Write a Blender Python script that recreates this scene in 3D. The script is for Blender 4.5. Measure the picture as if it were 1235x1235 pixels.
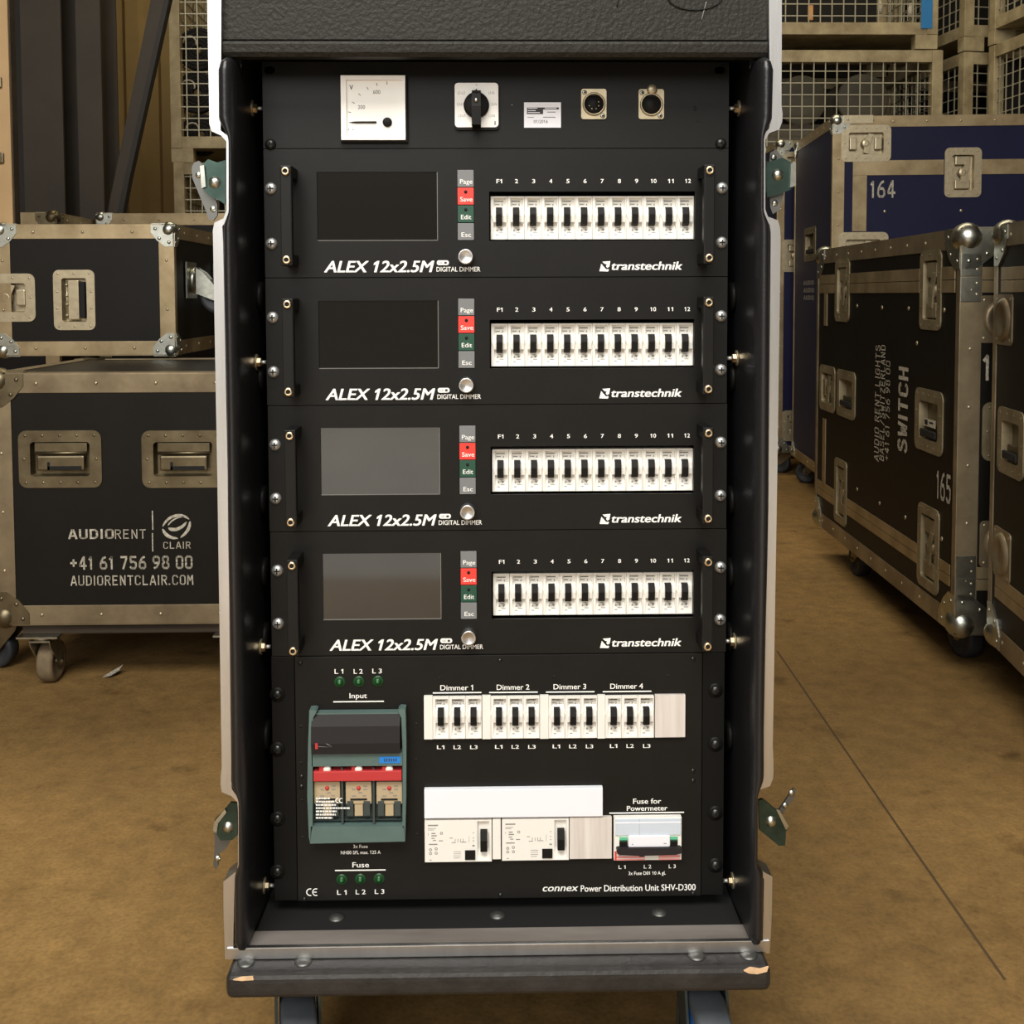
import bpy, bmesh, math, random
from mathutils import Matrix, Vector
R = math.radians
random.seed(4)
for o in list(bpy.data.objects): bpy.data.objects.remove(o)
S = bpy.context.scene
COL = S.collection
W_PX = 1235.0
# ------------------------------------------------------------------ camera, light, exposure
ZB = 0.225                                  # height of the lowest rack unit's bottom edge above the floor
CAM = Vector((-0.0065, -1.154, 0.649 - 0.0005 + ZB))
YAW, PIT, ROL, FPX, PPY = R(1.07), R(3.08), R(-0.18), 1330.0, 427.0
cam_d = bpy.data.cameras.new('camera'); cam = bpy.data.objects.new('camera', cam_d); COL.objects.link(cam)
_cy, _sy, _cp, _sp, _cr, _sr = math.cos(YAW), math.sin(YAW), math.cos(PIT), math.sin(PIT), math.cos(ROL), math.sin(ROL)
FW = Vector((_sy*_cp, _cy*_cp, -_sp)); _r = Vector((_cy, -_sy, 0)); _u = _r.cross(FW)
RT = _r*_cr + _u*_sr; UP = -_r*_sr + _u*_cr
cam.matrix_world = Matrix(((RT.x, UP.x, -FW.x, CAM.x), (RT.y, UP.y, -FW.y, CAM.y), (RT.z, UP.z, -FW.z, CAM.z), (0, 0, 0, 1)))
cam_d.sensor_width = 36; cam_d.lens = FPX/W_PX*36; cam_d.shift_y = (PPY - W_PX/2)/W_PX
cam_d.clip_start = 0.02
S.camera = cam
S.view_settings.view_transform = 'Standard'; S.view_settings.look = 'None'
S.view_settings.gamma = 1; S.view_settings.use_curve_mapping = False
S.view_settings.exposure = 0.0
world = bpy.data.worlds.new('hall_air'); S.world = world; world.use_nodes = True
bg = world.node_tree.nodes['Background']; bg.inputs[0].default_value = (1.0, 0.86, 0.66, 1); bg.inputs[1].default_value = 0.22
def area(name, loc, rot, sx, sy, power, col):
    l = bpy.data.lights.new(name, 'AREA'); l.shape = 'RECTANGLE'; l.size = sx; l.size_y = sy; l.energy = power; l.color = col
    o = bpy.data.objects.new(name, l); COL.objects.link(o); o.location = loc; o.rotation_euler = rot
    return o
area('gate_daylight', (-1.6, -6.3, 3.35), (R(84), 0, 0), 5.0, 2.8, 200, (1.0, 0.98, 0.95))
area('roof_light', (-0.5, -2.5, 3.7), (R(14), 0, 0), 3.0, 1.6, 225, (1.0, 0.96, 0.89))
sun = bpy.data.lights.new('sun_through_gate', 'SPOT'); sun.energy = 4800; sun.color = (1.0, 0.96, 0.90); sun.spot_size = R(40); sun.spot_blend = .3; sun.shadow_soft_size = .3
so_ = bpy.data.objects.new('sun_through_gate', sun); COL.objects.link(so_); so_.location = (-1.5, -8.6, 5.4); so_.rotation_euler = (Vector((-.5, -4.6, 0)) - Vector((-1.5, -8.6, 5.4))).to_track_quat('-Z', 'Y').to_euler()
area('rear_roof_light', (0.4, 3.2, 4.7), (R(25), 0, 0), 4.5, 2.0, 110, (1.0, 0.86, 0.62))

def at(px, py, Y):
    'the point of the plane y = Y that the photograph shows at a pixel'
    d = FW*FPX + RT*(px - W_PX/2) + UP*(PPY - py)
    t = (Y - CAM.y)/d.y
    return CAM + d*t
def AX(px, py, Y): return at(px, py, Y).x
def AZ(px, py, Y): return at(px, py, Y).z
def dep(d): return CAM.y + d

# ------------------------------------------------------------------ materials
def lin(c):
    return tuple((v/255/12.92 if v/255 <= .04045 else ((v/255+.055)/1.055)**2.4) for v in c) + (1,)
MATS = {}
def mat(name, rgb, rough=.5, metal=0., bump=0., bscale=200., var=0., vscale=8., rgb2=None, coat=0., spec=.5, stretch=None, detail=4., bdist=.002, alpha=1., trans=0., rvar=0., emit=None):
    m = bpy.data.materials.new(name); m.use_nodes = True; nt = m.node_tree; n = nt.nodes; L = nt.links
    b = n['Principled BSDF']; c = lin(rgb)
    b.inputs['Base Color'].default_value = c; b.inputs['Roughness'].default_value = rough; b.inputs['Metallic'].default_value = metal
    b.inputs['Specular IOR Level'].default_value = spec; b.inputs['Coat Weight'].default_value = coat
    b.inputs['Transmission Weight'].default_value = trans
    if emit: b.inputs['Emission Color'].default_value = lin(emit[:3]); b.inputs['Emission Strength'].default_value = emit[3]
    tc = None
    def coord():
        nonlocal tc
        if tc is None:
            t = n.new('ShaderNodeTexCoord'); mp = n.new('ShaderNodeMapping'); L.new(t.outputs['Object'], mp.inputs[0])
            if stretch: mp.inputs['Scale'].default_value = stretch
            tc = mp.outputs[0]
        return tc
    if var or rgb2:
        t = n.new('ShaderNodeTexNoise'); t.inputs['Scale'].default_value = vscale; t.inputs['Detail'].default_value = detail; t.inputs['Roughness'].default_value = .62
        L.new(coord(), t.inputs['Vector'])
        r = n.new('ShaderNodeValToRGB'); r.color_ramp.elements[0].position = .35; r.color_ramp.elements[1].position = .66
        c2 = lin(rgb2) if rgb2 else tuple(min(1, v*(1+var)) for v in c[:3]) + (1,)
        r.color_ramp.elements[0].color = c2 if rgb2 else tuple(v*(1-var) for v in c[:3]) + (1,)
        r.color_ramp.elements[1].color = c if rgb2 else c2
        L.new(t.outputs['Fac'], r.inputs[0]); L.new(r.outputs[0], b.inputs['Base Color'])
        if rvar:
            mr = n.new('ShaderNodeMapRange'); mr.inputs[3].default_value = rough + rvar; mr.inputs[4].default_value = max(.05, rough - rvar)
            L.new(t.outputs['Fac'], mr.inputs[0]); L.new(mr.outputs[0], b.inputs['Roughness'])
    if bump:
        t2 = n.new('ShaderNodeTexNoise'); t2.inputs['Scale'].default_value = bscale; t2.inputs['Detail'].default_value = 2
        L.new(coord(), t2.inputs['Vector'])
        bp = n.new('ShaderNodeBump'); bp.inputs['Strength'].default_value = bump; bp.inputs['Distance'].default_value = bdist
        L.new(t2.outputs['Fac'], bp.inputs['Height']); L.new(bp.outputs[0], b.inputs['Normal'])
    MATS[name] = m
    return m
mat('panel_black', (22, 21.5, 20), .42, spec=.22, bump=.12, bscale=900, bdist=.0006, var=.12, vscale=14)
mat('ear_black', (17, 17, 16), .48, spec=.15, bump=.1, bscale=900, bdist=.0006)
mat('hammered_black', (46, 44.5, 41), .45, spec=.16, bump=.6, bscale=230, bdist=.0022)
mat('moulded_black', (30, 30, 32), .36, bump=.25, bscale=260, bdist=.0015)
mat('inner_black', (14, 14, 14), .8)
mat('board_black', (42, 40, 39), .5, bump=.4, bscale=120, bdist=.002, var=.3, vscale=30)
mat('rim_aluminium', (205, 205, 205), .34, 1, var=.08, vscale=40, stretch=(1, 1, .08), bump=.1, bscale=300, bdist=.0006)
mat('sill_aluminium', (165, 158, 152), .55, .45, rgb2=(128, 120, 114), vscale=14, stretch=(.2, 1, 1))
mat('worn_aluminium', (160, 146, 118), .45, .65, rgb2=(122, 108, 86), vscale=7, bump=.2, bscale=60, bdist=.002, rvar=.1)
mat('old_aluminium', (150, 138, 116), .5, .85, rgb2=(88, 76, 56), vscale=14, bump=.25, bscale=60, bdist=.002, rvar=.1)
mat('bright_aluminium', (178, 160, 126), .42, .65, rgb2=(144, 126, 94), vscale=9, bump=.1, bscale=60, bdist=.002)
mat('zinc', (188, 190, 180), .32, 1, var=.15, vscale=60)
mat('green_zinc', (66, 84, 78), .34, .9, var=.25, vscale=40)
mat('old_zinc', (132, 122, 98), .42, .9, rgb2=(98, 88, 68), vscale=12)
mat('nickel', (186, 174, 146), .4, .75, var=.1, vscale=60)
mat('brass_screw', (225, 205, 170), .28, 1)
mat('screw_steel', (205, 206, 204), .45, .85)
mat('black_screw', (60, 60, 58), .3, .8)
mat('white_plastic', (238, 236, 229), .45)
mat('blank_white', (240, 242, 250), .4)
mat('stained_white', (228, 222, 216), .5, rgb2=(205, 196, 188), vscale=90, stretch=(1, 1, .05))
mat('cream', (222, 214, 192), .45)
mat('black_plastic', (22, 21, 20), .55, spec=.2)
mat('grey_ink', (142, 140, 137), .6)
mat('dark_ink', (52, 50, 50), .6)
mat('white_ink', (246, 246, 242), .6)
mat('stencil_paint', (205, 200, 186), .7, rgb2=(150, 142, 124), vscale=160)
mat('meter_white', (250, 249, 244), .3, coat=.4)
mat('screen_glass', (12, 12, 13), .06, spec=1.0)
mat('screen_edge', (120, 118, 112), .4)
mat('grey_button', (118, 120, 122), .5)
mat('red_button', (228, 62, 52), .5)
mat('green_button', (26, 74, 56), .5)
mat('led_green', (20, 66, 32), .35)
mat('led_core', (48, 120, 60), .4)
mat('switch_green', (86, 108, 104), .5, var=.08, vscale=30)
mat('switch_dark', (58, 68, 66), .5)
mat('cover_black', (42, 39, 40), .6, spec=.2, bump=.1, bscale=900, bdist=.0005)
mat('label_blue', (30, 128, 214), .5)
mat('fuse_red', (188, 54, 56), .45)
mat('fuse_cream', (182, 164, 132), .5)
mat('pale_red', (232, 150, 146), .5)
mat('clear_blue', (205, 216, 228), .15)
mat('tab_green', (96, 190, 150), .4)
mat('tire_grey', (98, 104, 110), .6, var=.1, vscale=40)
mat('tire_blue', (40, 92, 160), .5)
mat('tire_dark', (46, 48, 52), .6, var=.2, vscale=30)
mat('tire_dusty', (120, 104, 80), .8, var=.2, vscale=30)
mat('laminate_black', (22, 19, 15), .5, spec=.22, rgb2=(17, 15, 12), vscale=5, bump=.12, bscale=400, bdist=.001)
mat('laminate_blue', (22, 24, 56), .5, spec=.22, var=.12, vscale=5, bump=.1, bscale=400, bdist=.001)
mat('base_wood', (64, 52, 38), .75, rgb2=(42, 34, 24), vscale=10, stretch=(.2, 1, 3))
mat('bare_wood', (226, 190, 150), .7, var=.2, vscale=60)
mat('crate_tan', (186, 154, 110), .6, rgb2=(168, 138, 96), vscale=3)
mat('cage_paint', (172, 158, 124), .55, rgb2=(132, 118, 88), vscale=9, bump=.15, bscale=60, bdist=.002)
mat('cage_wire', (176, 170, 148), .45, .5)
mat('cage_blue', (40, 116, 176), .5)
mat('steel_dark', (52, 43, 31), .6, var=.15, vscale=6)
mat('steel_void_dark', (30, 25, 19), .6, var=.15, vscale=6)
mat('wall_tan', (172, 146, 96), .7, var=.1, vscale=2)
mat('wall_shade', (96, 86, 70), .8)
mat('drum_dark', (90, 84, 70), .7, var=.15, vscale=6)
mat('dull_steel', (112, 113, 110), .48, .85)
mat('latch_grey', (158, 146, 118), .5, .55, rgb2=(128, 116, 88), vscale=14)
mat('joint_fill', (84, 66, 42), .9)
mat('cable_shade_dark', (22, 20, 18), .9)
mat('pale_screed', (176, 170, 160), .8, var=.1, vscale=3)
mat('orange_tag', (214, 158, 96), .6)

def floor_material():
    m = bpy.data.materials.new('concrete'); m.use_nodes = True; nt = m.node_tree; n = nt.nodes; L = nt.links
    b = n['Principled BSDF']; b.inputs['Roughness'].default_value = .62; b.inputs['Specular IOR Level'].default_value = .35
    t = n.new('ShaderNodeTexCoord')
    def noise(sc, det, rough=.6):
        x = n.new('ShaderNodeTexNoise'); x.inputs['Scale'].default_value = sc; x.inputs['Detail'].default_value = det; x.inputs['Roughness'].default_value = rough
        L.new(t.outputs['Object'], x.inputs['Vector']); return x.outputs['Fac']
    def ramp(f, p0, c0, p1, c1):
        r = n.new('ShaderNodeValToRGB'); e = r.color_ramp.elements; e[0].position = p0; e[1].position = p1
        e[0].color = c0; e[1].color = c1; L.new(f, r.inputs[0]); return r.outputs[0]
    def mix(f, a, c, mode='MIX'):
        x = n.new('ShaderNodeMix'); x.data_type = 'RGBA'; x.blend_type = mode
        if isinstance(f, float): x.inputs[0].default_value = f
        else: L.new(f, x.inputs[0])
        L.new(a, x.inputs[6]); L.new(c, x.inputs[7]); return x.outputs[2]
    base = ramp(noise(1.3, 6), .3, lin((124, 97, 57)), .7, lin((162, 129, 78)))
    fine = ramp(noise(22, 9, .75), .3, (.64, .64, .64, 1), .72, (1.2, 1.2, 1.2, 1))
    spots = ramp(noise(6.5, 4), .30, (.5, .47, .43, 1), .40, (1, 1, 1, 1))
    grit = ramp(noise(150, 2), .3, (.8, .8, .8, 1), .6, (1.05, 1.05, 1.05, 1))
    c = mix(1.0, base, fine, 'MULTIPLY'); c = mix(.8, c, spots, 'MULTIPLY'); c = mix(1.0, c, grit, 'MULTIPLY')
    L.new(c, b.inputs['Base Color'])
    bp = n.new('ShaderNodeBump'); bp.inputs['Strength'].default_value = .3; bp.inputs['Distance'].default_value = .003
    L.new(noise(60, 6), bp.inputs['Height']); L.new(bp.outputs[0], b.inputs['Normal'])
    MATS['concrete'] = m
floor_material()

# ------------------------------------------------------------------ mesh builder
class MB:
    def __init__(s): s.v = []; s.f = []; s.m = []; s.sm = []; s.M = Matrix(); s.slots = []; s.cur = 0
    def use(s, name):
        if name not in s.slots: s.slots.append(name)
        s.cur = s.slots.index(name); return s
    def raw(s, vs, fs, smooth=False):
        b = len(s.v); s.v += [s.M @ Vector(p) for p in vs]
        for f in fs: s.f.append([i+b for i in f]); s.m.append(s.cur); s.sm.append(smooth)
        return s
    def box(s, x0, x1, y0, y1, z0, z1, bev=0.):
        x0, x1 = min(x0, x1), max(x0, x1); y0, y1 = min(y0, y1), max(y0, y1); z0, z1 = min(z0, z1), max(z0, z1)
        if bev:
            bev = min(bev, (x1-x0)*.45, (y1-y0)*.45, (z1-z0)*.45)
            bm = bmesh.new(); bmesh.ops.create_cube(bm, size=1)
            for v in bm.verts: v.co = Vector(((x0+x1)/2+v.co.x*(x1-x0), (y0+y1)/2+v.co.y*(y1-y0), (z0+z1)/2+v.co.z*(z1-z0)))
            bmesh.ops.bevel(bm, geom=list(bm.edges), offset=bev, segments=4 if bev >= .006 else 2, affect='EDGES', profile=.6)
            bm.verts.index_update(); s.raw([v.co.copy() for v in bm.verts], [[v.index for v in f.verts] for f in bm.faces]); bm.free()
            return s
        vs = [(x0,y0,z0),(x1,y0,z0),(x1,y1,z0),(x0,y1,z0),(x0,y0,z1),(x1,y0,z1),(x1,y1,z1),(x0,y1,z1)]
        return s.raw(vs, [(0,1,5,4),(1,2,6,5),(2,3,7,6),(3,0,4,7),(4,5,6,7),(3,2,1,0)])
    def prism(s, poly, y0, y1):
        'outline in x, z swept from y0 to y1'
        n = len(poly); vs = [(x, y0, z) for x, z in poly] + [(x, y1, z) for x, z in poly]
        return s.raw(vs, [list(range(n)), list(range(2*n-1, n-1, -1))] + [(i, i+n, (i+1) % n+n, (i+1) % n) for i in range(n)])
    def prism_x(s, poly, x0, x1):
        'outline in y, z swept from x0 to x1'
        n = len(poly); vs = [(x0, y, z) for y, z in poly] + [(x1, y, z) for y, z in poly]
        return s.raw(vs, [list(range(n)), list(range(2*n-1, n-1, -1))] + [(i, i+n, (i+1) % n+n, (i+1) % n) for i in range(n)])
    def cyl(s, c, r, h, axis='y', n=20, r2=None, smooth=True):
        'a cylinder centred at c along an axis'
        return s.lathe(c, [(0, -h/2), (r, -h/2), (r if r2 is None else r2, h/2), (0, h/2)], axis, n, smooth)
    def lathe(s, c, prof, axis='y', n=20, smooth=True):
        vs = []; fs = []
        c = Vector(c)
        for r, h in prof:
            for k in range(n):
                a = 2*math.pi*k/n; p, q = r*math.cos(a), r*math.sin(a)
                vs.append(c + (Vector((p, h, q)) if axis == 'y' else Vector((h, p, q)) if axis == 'x' else Vector((p, q, h))))
        for i in range(len(prof)-1):
            for k in range(n):
                k2 = (k+1) % n; fs.append((i*n+k, i*n+k2, (i+1)*n+k2, (i+1)*n+k))
        return s.raw(vs, fs, smooth)
    def ball(s, c, r, n=14, squash=(1, 1, 1)):
        vs = []; fs = []; m = n//2
        for i in range(m+1):
            t = math.pi*i/m
            for k in range(n):
                a = 2*math.pi*k/n
                vs.append((c[0]+r*squash[0]*math.sin(t)*math.cos(a), c[1]+r*squash[1]*math.sin(t)*math.sin(a), c[2]+r*squash[2]*math.cos(t)))
        for i in range(m):
            for k in range(n):
                k2 = (k+1) % n; fs.append((i*n+k, (i+1)*n+k, (i+1)*n+k2, i*n+k2))
        return s.raw(vs, fs, True)
    def tube(s, pts, r, n=8):
        pts = [Vector(p) for p in pts]; vs = []; fs = []
        for i, p in enumerate(pts):
            d = (pts[min(i+1, len(pts)-1)] - pts[max(i-1, 0)]).normalized()
            a = d.orthogonal().normalized() if i == 0 else (a - d*a.dot(d)).normalized()
            b = d.cross(a)
            for k in range(n):
                t = 2*math.pi*k/n; vs.append(p + a*r*math.cos(t) + b*r*math.sin(t))
        for i in range(len(pts)-1):
            for k in range(n):
                k2 = (k+1) % n; fs.append((i*n+k, i*n+k2, (i+1)*n+k2, (i+1)*n+k))
        fs += [list(range(n-1, -1, -1)), list(range((len(pts)-1)*n, len(pts)*n))]
        return s.raw(vs, fs, True)
    def plate(s, x0, x1, z0, z1, holes, y0, y1):
        'a plate with rectangular openings, front at y0'
        xs = sorted({x0, x1, *[h[0] for h in holes], *[h[1] for h in holes]}); zs = sorted({z0, z1, *[h[2] for h in holes], *[h[3] for h in holes]})
        hole = lambda i, j: any(h[0] <= (xs[i]+xs[i+1])/2 <= h[1] and h[2] <= (zs[j]+zs[j+1])/2 <= h[3] for h in holes)
        solid = lambda i, j: 0 <= i < len(xs)-1 and 0 <= j < len(zs)-1 and not hole(i, j)
        nx, nz = len(xs), len(zs)
        vs = [(x, y, z) for y in (y0, y1) for z in zs for x in xs]; I = lambda i, j, k: k*nx*nz + j*nx + i
        fs = []
        for i in range(nx-1):
            for j in range(nz-1):
                if not solid(i, j): continue
                fs += [(I(i,j,0), I(i+1,j,0), I(i+1,j+1,0), I(i,j+1,0)), (I(i,j+1,1), I(i+1,j+1,1), I(i+1,j,1), I(i,j,1))]
                if not solid(i-1, j): fs.append((I(i,j,0), I(i,j+1,0), I(i,j+1,1), I(i,j,1)))
                if not solid(i+1, j): fs.append((I(i+1,j,1), I(i+1,j+1,1), I(i+1,j+1,0), I(i+1,j,0)))
                if not solid(i, j-1): fs.append((I(i,j,1), I(i+1,j,1), I(i+1,j,0), I(i,j,0)))
                if not solid(i, j+1): fs.append((I(i,j+1,0), I(i+1,j+1,0), I(i+1,j+1,1), I(i,j+1,1)))
        return s.raw(vs, fs)
    def build(s, name, material=None, parent=None, origin=None):
        me = bpy.data.meshes.new(name); og = Vector(origin) if origin is not None else Vector((0, 0, 0))
        me.from_pydata([tuple(v - og) for v in s.v], [], s.f)
        for sl in (s.slots or [material]): me.materials.append(MATS[sl])
        me.polygons.foreach_set('material_index', s.m if s.slots else [0]*len(s.f)); me.polygons.foreach_set('use_smooth', s.sm)
        bm = bmesh.new(); bm.from_mesh(me); bmesh.ops.remove_doubles(bm, verts=bm.verts, dist=1e-6); bmesh.ops.recalc_face_normals(bm, faces=bm.faces); bm.to_mesh(me); bm.free()
        me.update()
        o = bpy.data.objects.new(name, me); COL.objects.link(o)
        if parent: o.parent = parent
        if origin is not None: o.location = og
        return o
def tag(o, label=None, cat=None, group=None, kind=None):
    if label: o['label'] = label
    if cat: o['category'] = cat
    if group: o['group'] = group
    if kind: o['kind'] = kind
    return o
def empty(name, loc, rz=0.):
    o = bpy.data.objects.new(name, None); COL.objects.link(o); o.location = loc; o.rotation_euler = (0, 0, rz); o.empty_display_size = .1
    return o
def kids(o): return [c for c in bpy.data.objects if c.parent == o]
def copy_tree(o, parent=None, loc=None):
    c = o.copy(); COL.objects.link(c); c.parent = parent
    if loc is not None: c.location = loc
    for ch in list(o.children): copy_tree(ch, c)
    return c
def rrect(x0, x1, z0, z1, r, n=4):
    p = []
    for cx, cz, a0 in ((x1-r, z1-r, 0), (x0+r, z1-r, 90), (x0+r, z0+r, 180), (x1-r, z0+r, 270)):
        for k in range(n+1):
            a = R(a0 + 90*k/n); p.append((cx+r*math.cos(a), cz+r*math.sin(a)))
    return p

# lettering -----------------------------------------------------------------
_tc = {}
def glyphs(s, bold=0., shear=0.):
    k = (s, bold, shear)
    if k not in _tc:
        cu = bpy.data.curves.new('lettering', 'FONT'); cu.body = s; cu.offset = bold; cu.shear = shear; cu.resolution_u = 3
        o = bpy.data.objects.new('lettering', cu); COL.objects.link(o); bpy.context.view_layer.update()
        me = bpy.data.meshes.new_from_object(o.evaluated_get(bpy.context.evaluated_depsgraph_get()))
        _tc[k] = ([(v.co.x, v.co.y) for v in me.vertices], [list(p.vertices) for p in me.polygons])
        bpy.data.objects.remove(o); bpy.data.meshes.remove(me); bpy.data.curves.remove(cu)
    return _tc[k]
def write(mb, s, x0, x1, z0, z1, y, bold=0., shear=0.):
    'set a string into the box x0..x1, z0..z1 of the plane y (cap height = box height; descenders hang below)'
    vs, fs = glyphs(s, 0., 0.)
    cap = glyphs('H', 0., 0.)[0]; c0, c1 = min(v[1] for v in cap), max(v[1] for v in cap)
    vs = list(vs); fs = list(fs)
    bar = glyphs('1', 0., 0.)[0]; bw = max(v[0] for v in bar) - min(v[0] for v in bar)
    for i, ch in enumerate(s):
        if ch != '1': continue
        # the plain upright figure one gets its flag
        xr = max(v[0] for v in glyphs(s[:i+1], 0., 0.)[0]); xl = xr - bw; top = max(v[1] for v in bar); n = len(vs)
        vs += [(xl+.02, top), (xl+.02, top-.17), (xl-.13, top-.24), (xl-.13, top-.13)]; fs.append([n, n+1, n+2, n+3])
    vs = [(px + shear*pz, pz) for px, pz in vs]
    ax0, ax1 = min(v[0] for v in vs) - bold, max(v[0] for v in vs) + bold
    # heavier lettering: the strokes repeated a little to either side
    for k, (dx, dz) in enumerate(((0, 0),) if not bold else ((-bold, -bold*.5), (bold, -bold*.5), (-bold, bold*.5), (bold, bold*.5), (0, 0))):
        mb.raw([(x0+(v[0]+dx-ax0)/(ax1-ax0)*(x1-x0), y - k*.00002, z0+(v[1]+dz-c0)/(c1-c0)*(z1-z0)) for v in vs], fs)
ST = {  # stencil letters: strokes with bridges, on a field 4 wide and 6 high
 '0': [((.4,3.4),(.4,5),(1.2,5.7),(1.7,5.7)),((2.3,5.7),(2.8,5.7),(3.6,5),(3.6,3.4)),((3.6,2.6),(3.6,1),(2.8,.3),(2.3,.3)),((1.7,.3),(1.2,.3),(.4,1),(.4,2.6))],
 '1': [((1.2,4.6),(2.2,5.7),(2.2,.0))],
 '4': [((2.7,6),(2.7,3.6)),((2.7,3),(2.7,0)),((2.2,5.4),(.5,2.2),(.5,1.6),(2.1,1.6)),((3.2,1.6),(3.9,1.6))],
 '5': [((3.5,5.7),(.6,5.7),(.6,3.7)),((.6,3.2),(2.2,3.5),(3.5,2.8),(3.5,1.2),(2.8,.3),(2.3,.3)),((1.6,.3),(1.1,.3),(.4,.9))],
 '6': [((3.2,5.7),(1.9,5.2),(.7,3.4),(.4,2),(.5,1),(1.2,.3),(1.7,.3)),((2.3,.3),(2.9,.3),(3.6,1),(3.6,2.3),(2.9,3.2),(1.5,3.2))],
 '7': [((.3,5.7),(3.6,5.7)),((3.4,5),(1.5,0))],
 '8': [((1.7,5.7),(1.1,5.7),(.6,5.1),(.6,4),(1.2,3.2)),((2.3,5.7),(2.9,5.7),(3.4,5.1),(3.4,4),(2.8,3.2)),((1.2,3),(.4,2.2),(.4,1),(1.1,.3),(1.7,.3)),((2.8,3),(3.6,2.2),(3.6,1),(2.9,.3),(2.3,.3))],
 '9': [((.8,.3),(2.1,.8),(3.3,2.6),(3.6,4),(3.5,5),(2.8,5.7),(2.3,5.7)),((1.7,5.7),(1.1,5.7),(.4,5),(.4,3.7),(1.1,2.8),(2.5,2.8))],
 '+': [((2,4.6),(2,3.4)),((2,2.7),(2,1.4)),((.4,3),(3.6,3))],
 'A': [((.2,0),(1.8,5.9)),((2.2,5.9),(3.8,0)),((1.3,1.8),(2.7,1.8))],
 'B': [((.5,0),(.5,6)),((1.2,5.7),(2.8,5.7),(3.4,5),(3.4,4),(2.8,3.2),(1.2,3.2)),((2.9,2.9),(3.6,2.2),(3.6,1),(2.9,.3),(1.2,.3))],
 'C': [((3.6,4.6),(3.4,5.2),(2.8,5.7),(2.3,5.7)),((1.7,5.7),(1.2,5.7),(.4,5),(.4,1),(1.2,.3),(1.7,.3)),((2.3,.3),(2.8,.3),(3.4,.8),(3.6,1.4))],
 'D': [((.5,0),(.5,6)),((1.2,5.7),(2.5,5.7),(3.6,4.6),(3.6,1.4),(2.5,.3),(1.2,.3))],
 'E': [((.5,0),(.5,6)),((1.2,5.7),(3.5,5.7)),((1.2,3.1),(3,3.1)),((1.2,.3),(3.5,.3))],
 'G': [((3.6,4.6),(3.4,5.2),(2.8,5.7),(2.3,5.7)),((1.7,5.7),(1.2,5.7),(.4,5),(.4,1),(1.2,.3),(1.7,.3)),((2.3,.3),(2.8,.3),(3.6,1),(3.6,2.6),(2.3,2.6))],
 'H': [((.5,0),(.5,6)),((3.5,0),(3.5,6)),((1.1,3),(2.9,3))],
 'I': [((2,0),(2,6))],
 'K': [((.5,0),(.5,6)),((3.5,6),(1.2,3.3)),((1.6,2.6),(3.6,0))],
 'L': [((.5,6),(.5,0)),((1.1,.3),(3.5,.3))],
 'M': [((.3,0),(.5,6)),((.9,5.4),(2,2.2),(3.1,5.4)),((3.5,6),(3.7,0))],
 'N': [((.5,0),(.5,6)),((.9,5.5),(3.1,.5)),((3.5,6),(3.5,0))],
 'O': [((1.7,5.7),(1.2,5.7),(.4,5),(.4,1),(1.2,.3),(1.7,.3)),((2.3,5.7),(2.8,5.7),(3.6,5),(3.6,1),(2.8,.3),(2.3,.3))],
 'R': [((.5,0),(.5,6)),((1.2,5.7),(2.8,5.7),(3.5,5),(3.5,3.9),(2.8,3.1),(1.2,3.1)),((2.2,2.6),(3.7,0))],
 'S': [((3.4,4.8),(2.8,5.7),(1.2,5.7),(.5,5),(.6,3.9),(1.6,3.3)),((2.4,3),(3.5,2.2),(3.6,1),(2.8,.3),(1.2,.3),(.4,1.2))],
 'T': [((.2,5.7),(3.8,5.7)),((2,5.1),(2,0))],
 'U': [((.4,6),(.4,1),(1.2,.3),(1.7,.3)),((2.3,.3),(2.8,.3),(3.6,1),(3.6,6))],
 'W': [((.2,6),(1,.2)),((1.2,.8),(2,4),(2.8,.8)),((3,.2),(3.8,6))],
 'Z': [((.4,5.7),(3.6,5.7)),((3.4,5.1),(.6,.9)),((.4,.3),(3.6,.3))],
 '/': [((.6,0),(3.4,6))], '.': [((1.4,.35),(2.1,.35))], ' ': []}
NARROW = {'I': 2.6, '.': 2.4, '1': 3.7, ' ': 2.7}
def stencil(mb, s, x0, x1, z0, z1, y, t=.7):
    adv = [NARROW.get(c, 5.2) for c in s]; tot = sum(adv) - 1.2; sx = (x1-x0)/tot; sz = (z1-z0)/6; cx = 0.
    for c, a in zip(s, adv):
        off = cx + (a - 1.2 - 4)/2
        for st in ST[c]:
            for (ax, az), (bx, bz) in zip(st, st[1:]):
                A = Vector((ax, az)); B = Vector((bx, bz)); d = (B-A).normalized(); nn = Vector((-d.y, d.x))*t/2; e = d*t*.22
                q = [A-e+nn, A-e-nn, B+e-nn, B+e+nn]
                mb.raw([(x0+(p.x+off)*sx, y, z0+p.y*sz) for p in q], [(0, 1, 2, 3)])
        cx += a

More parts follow.
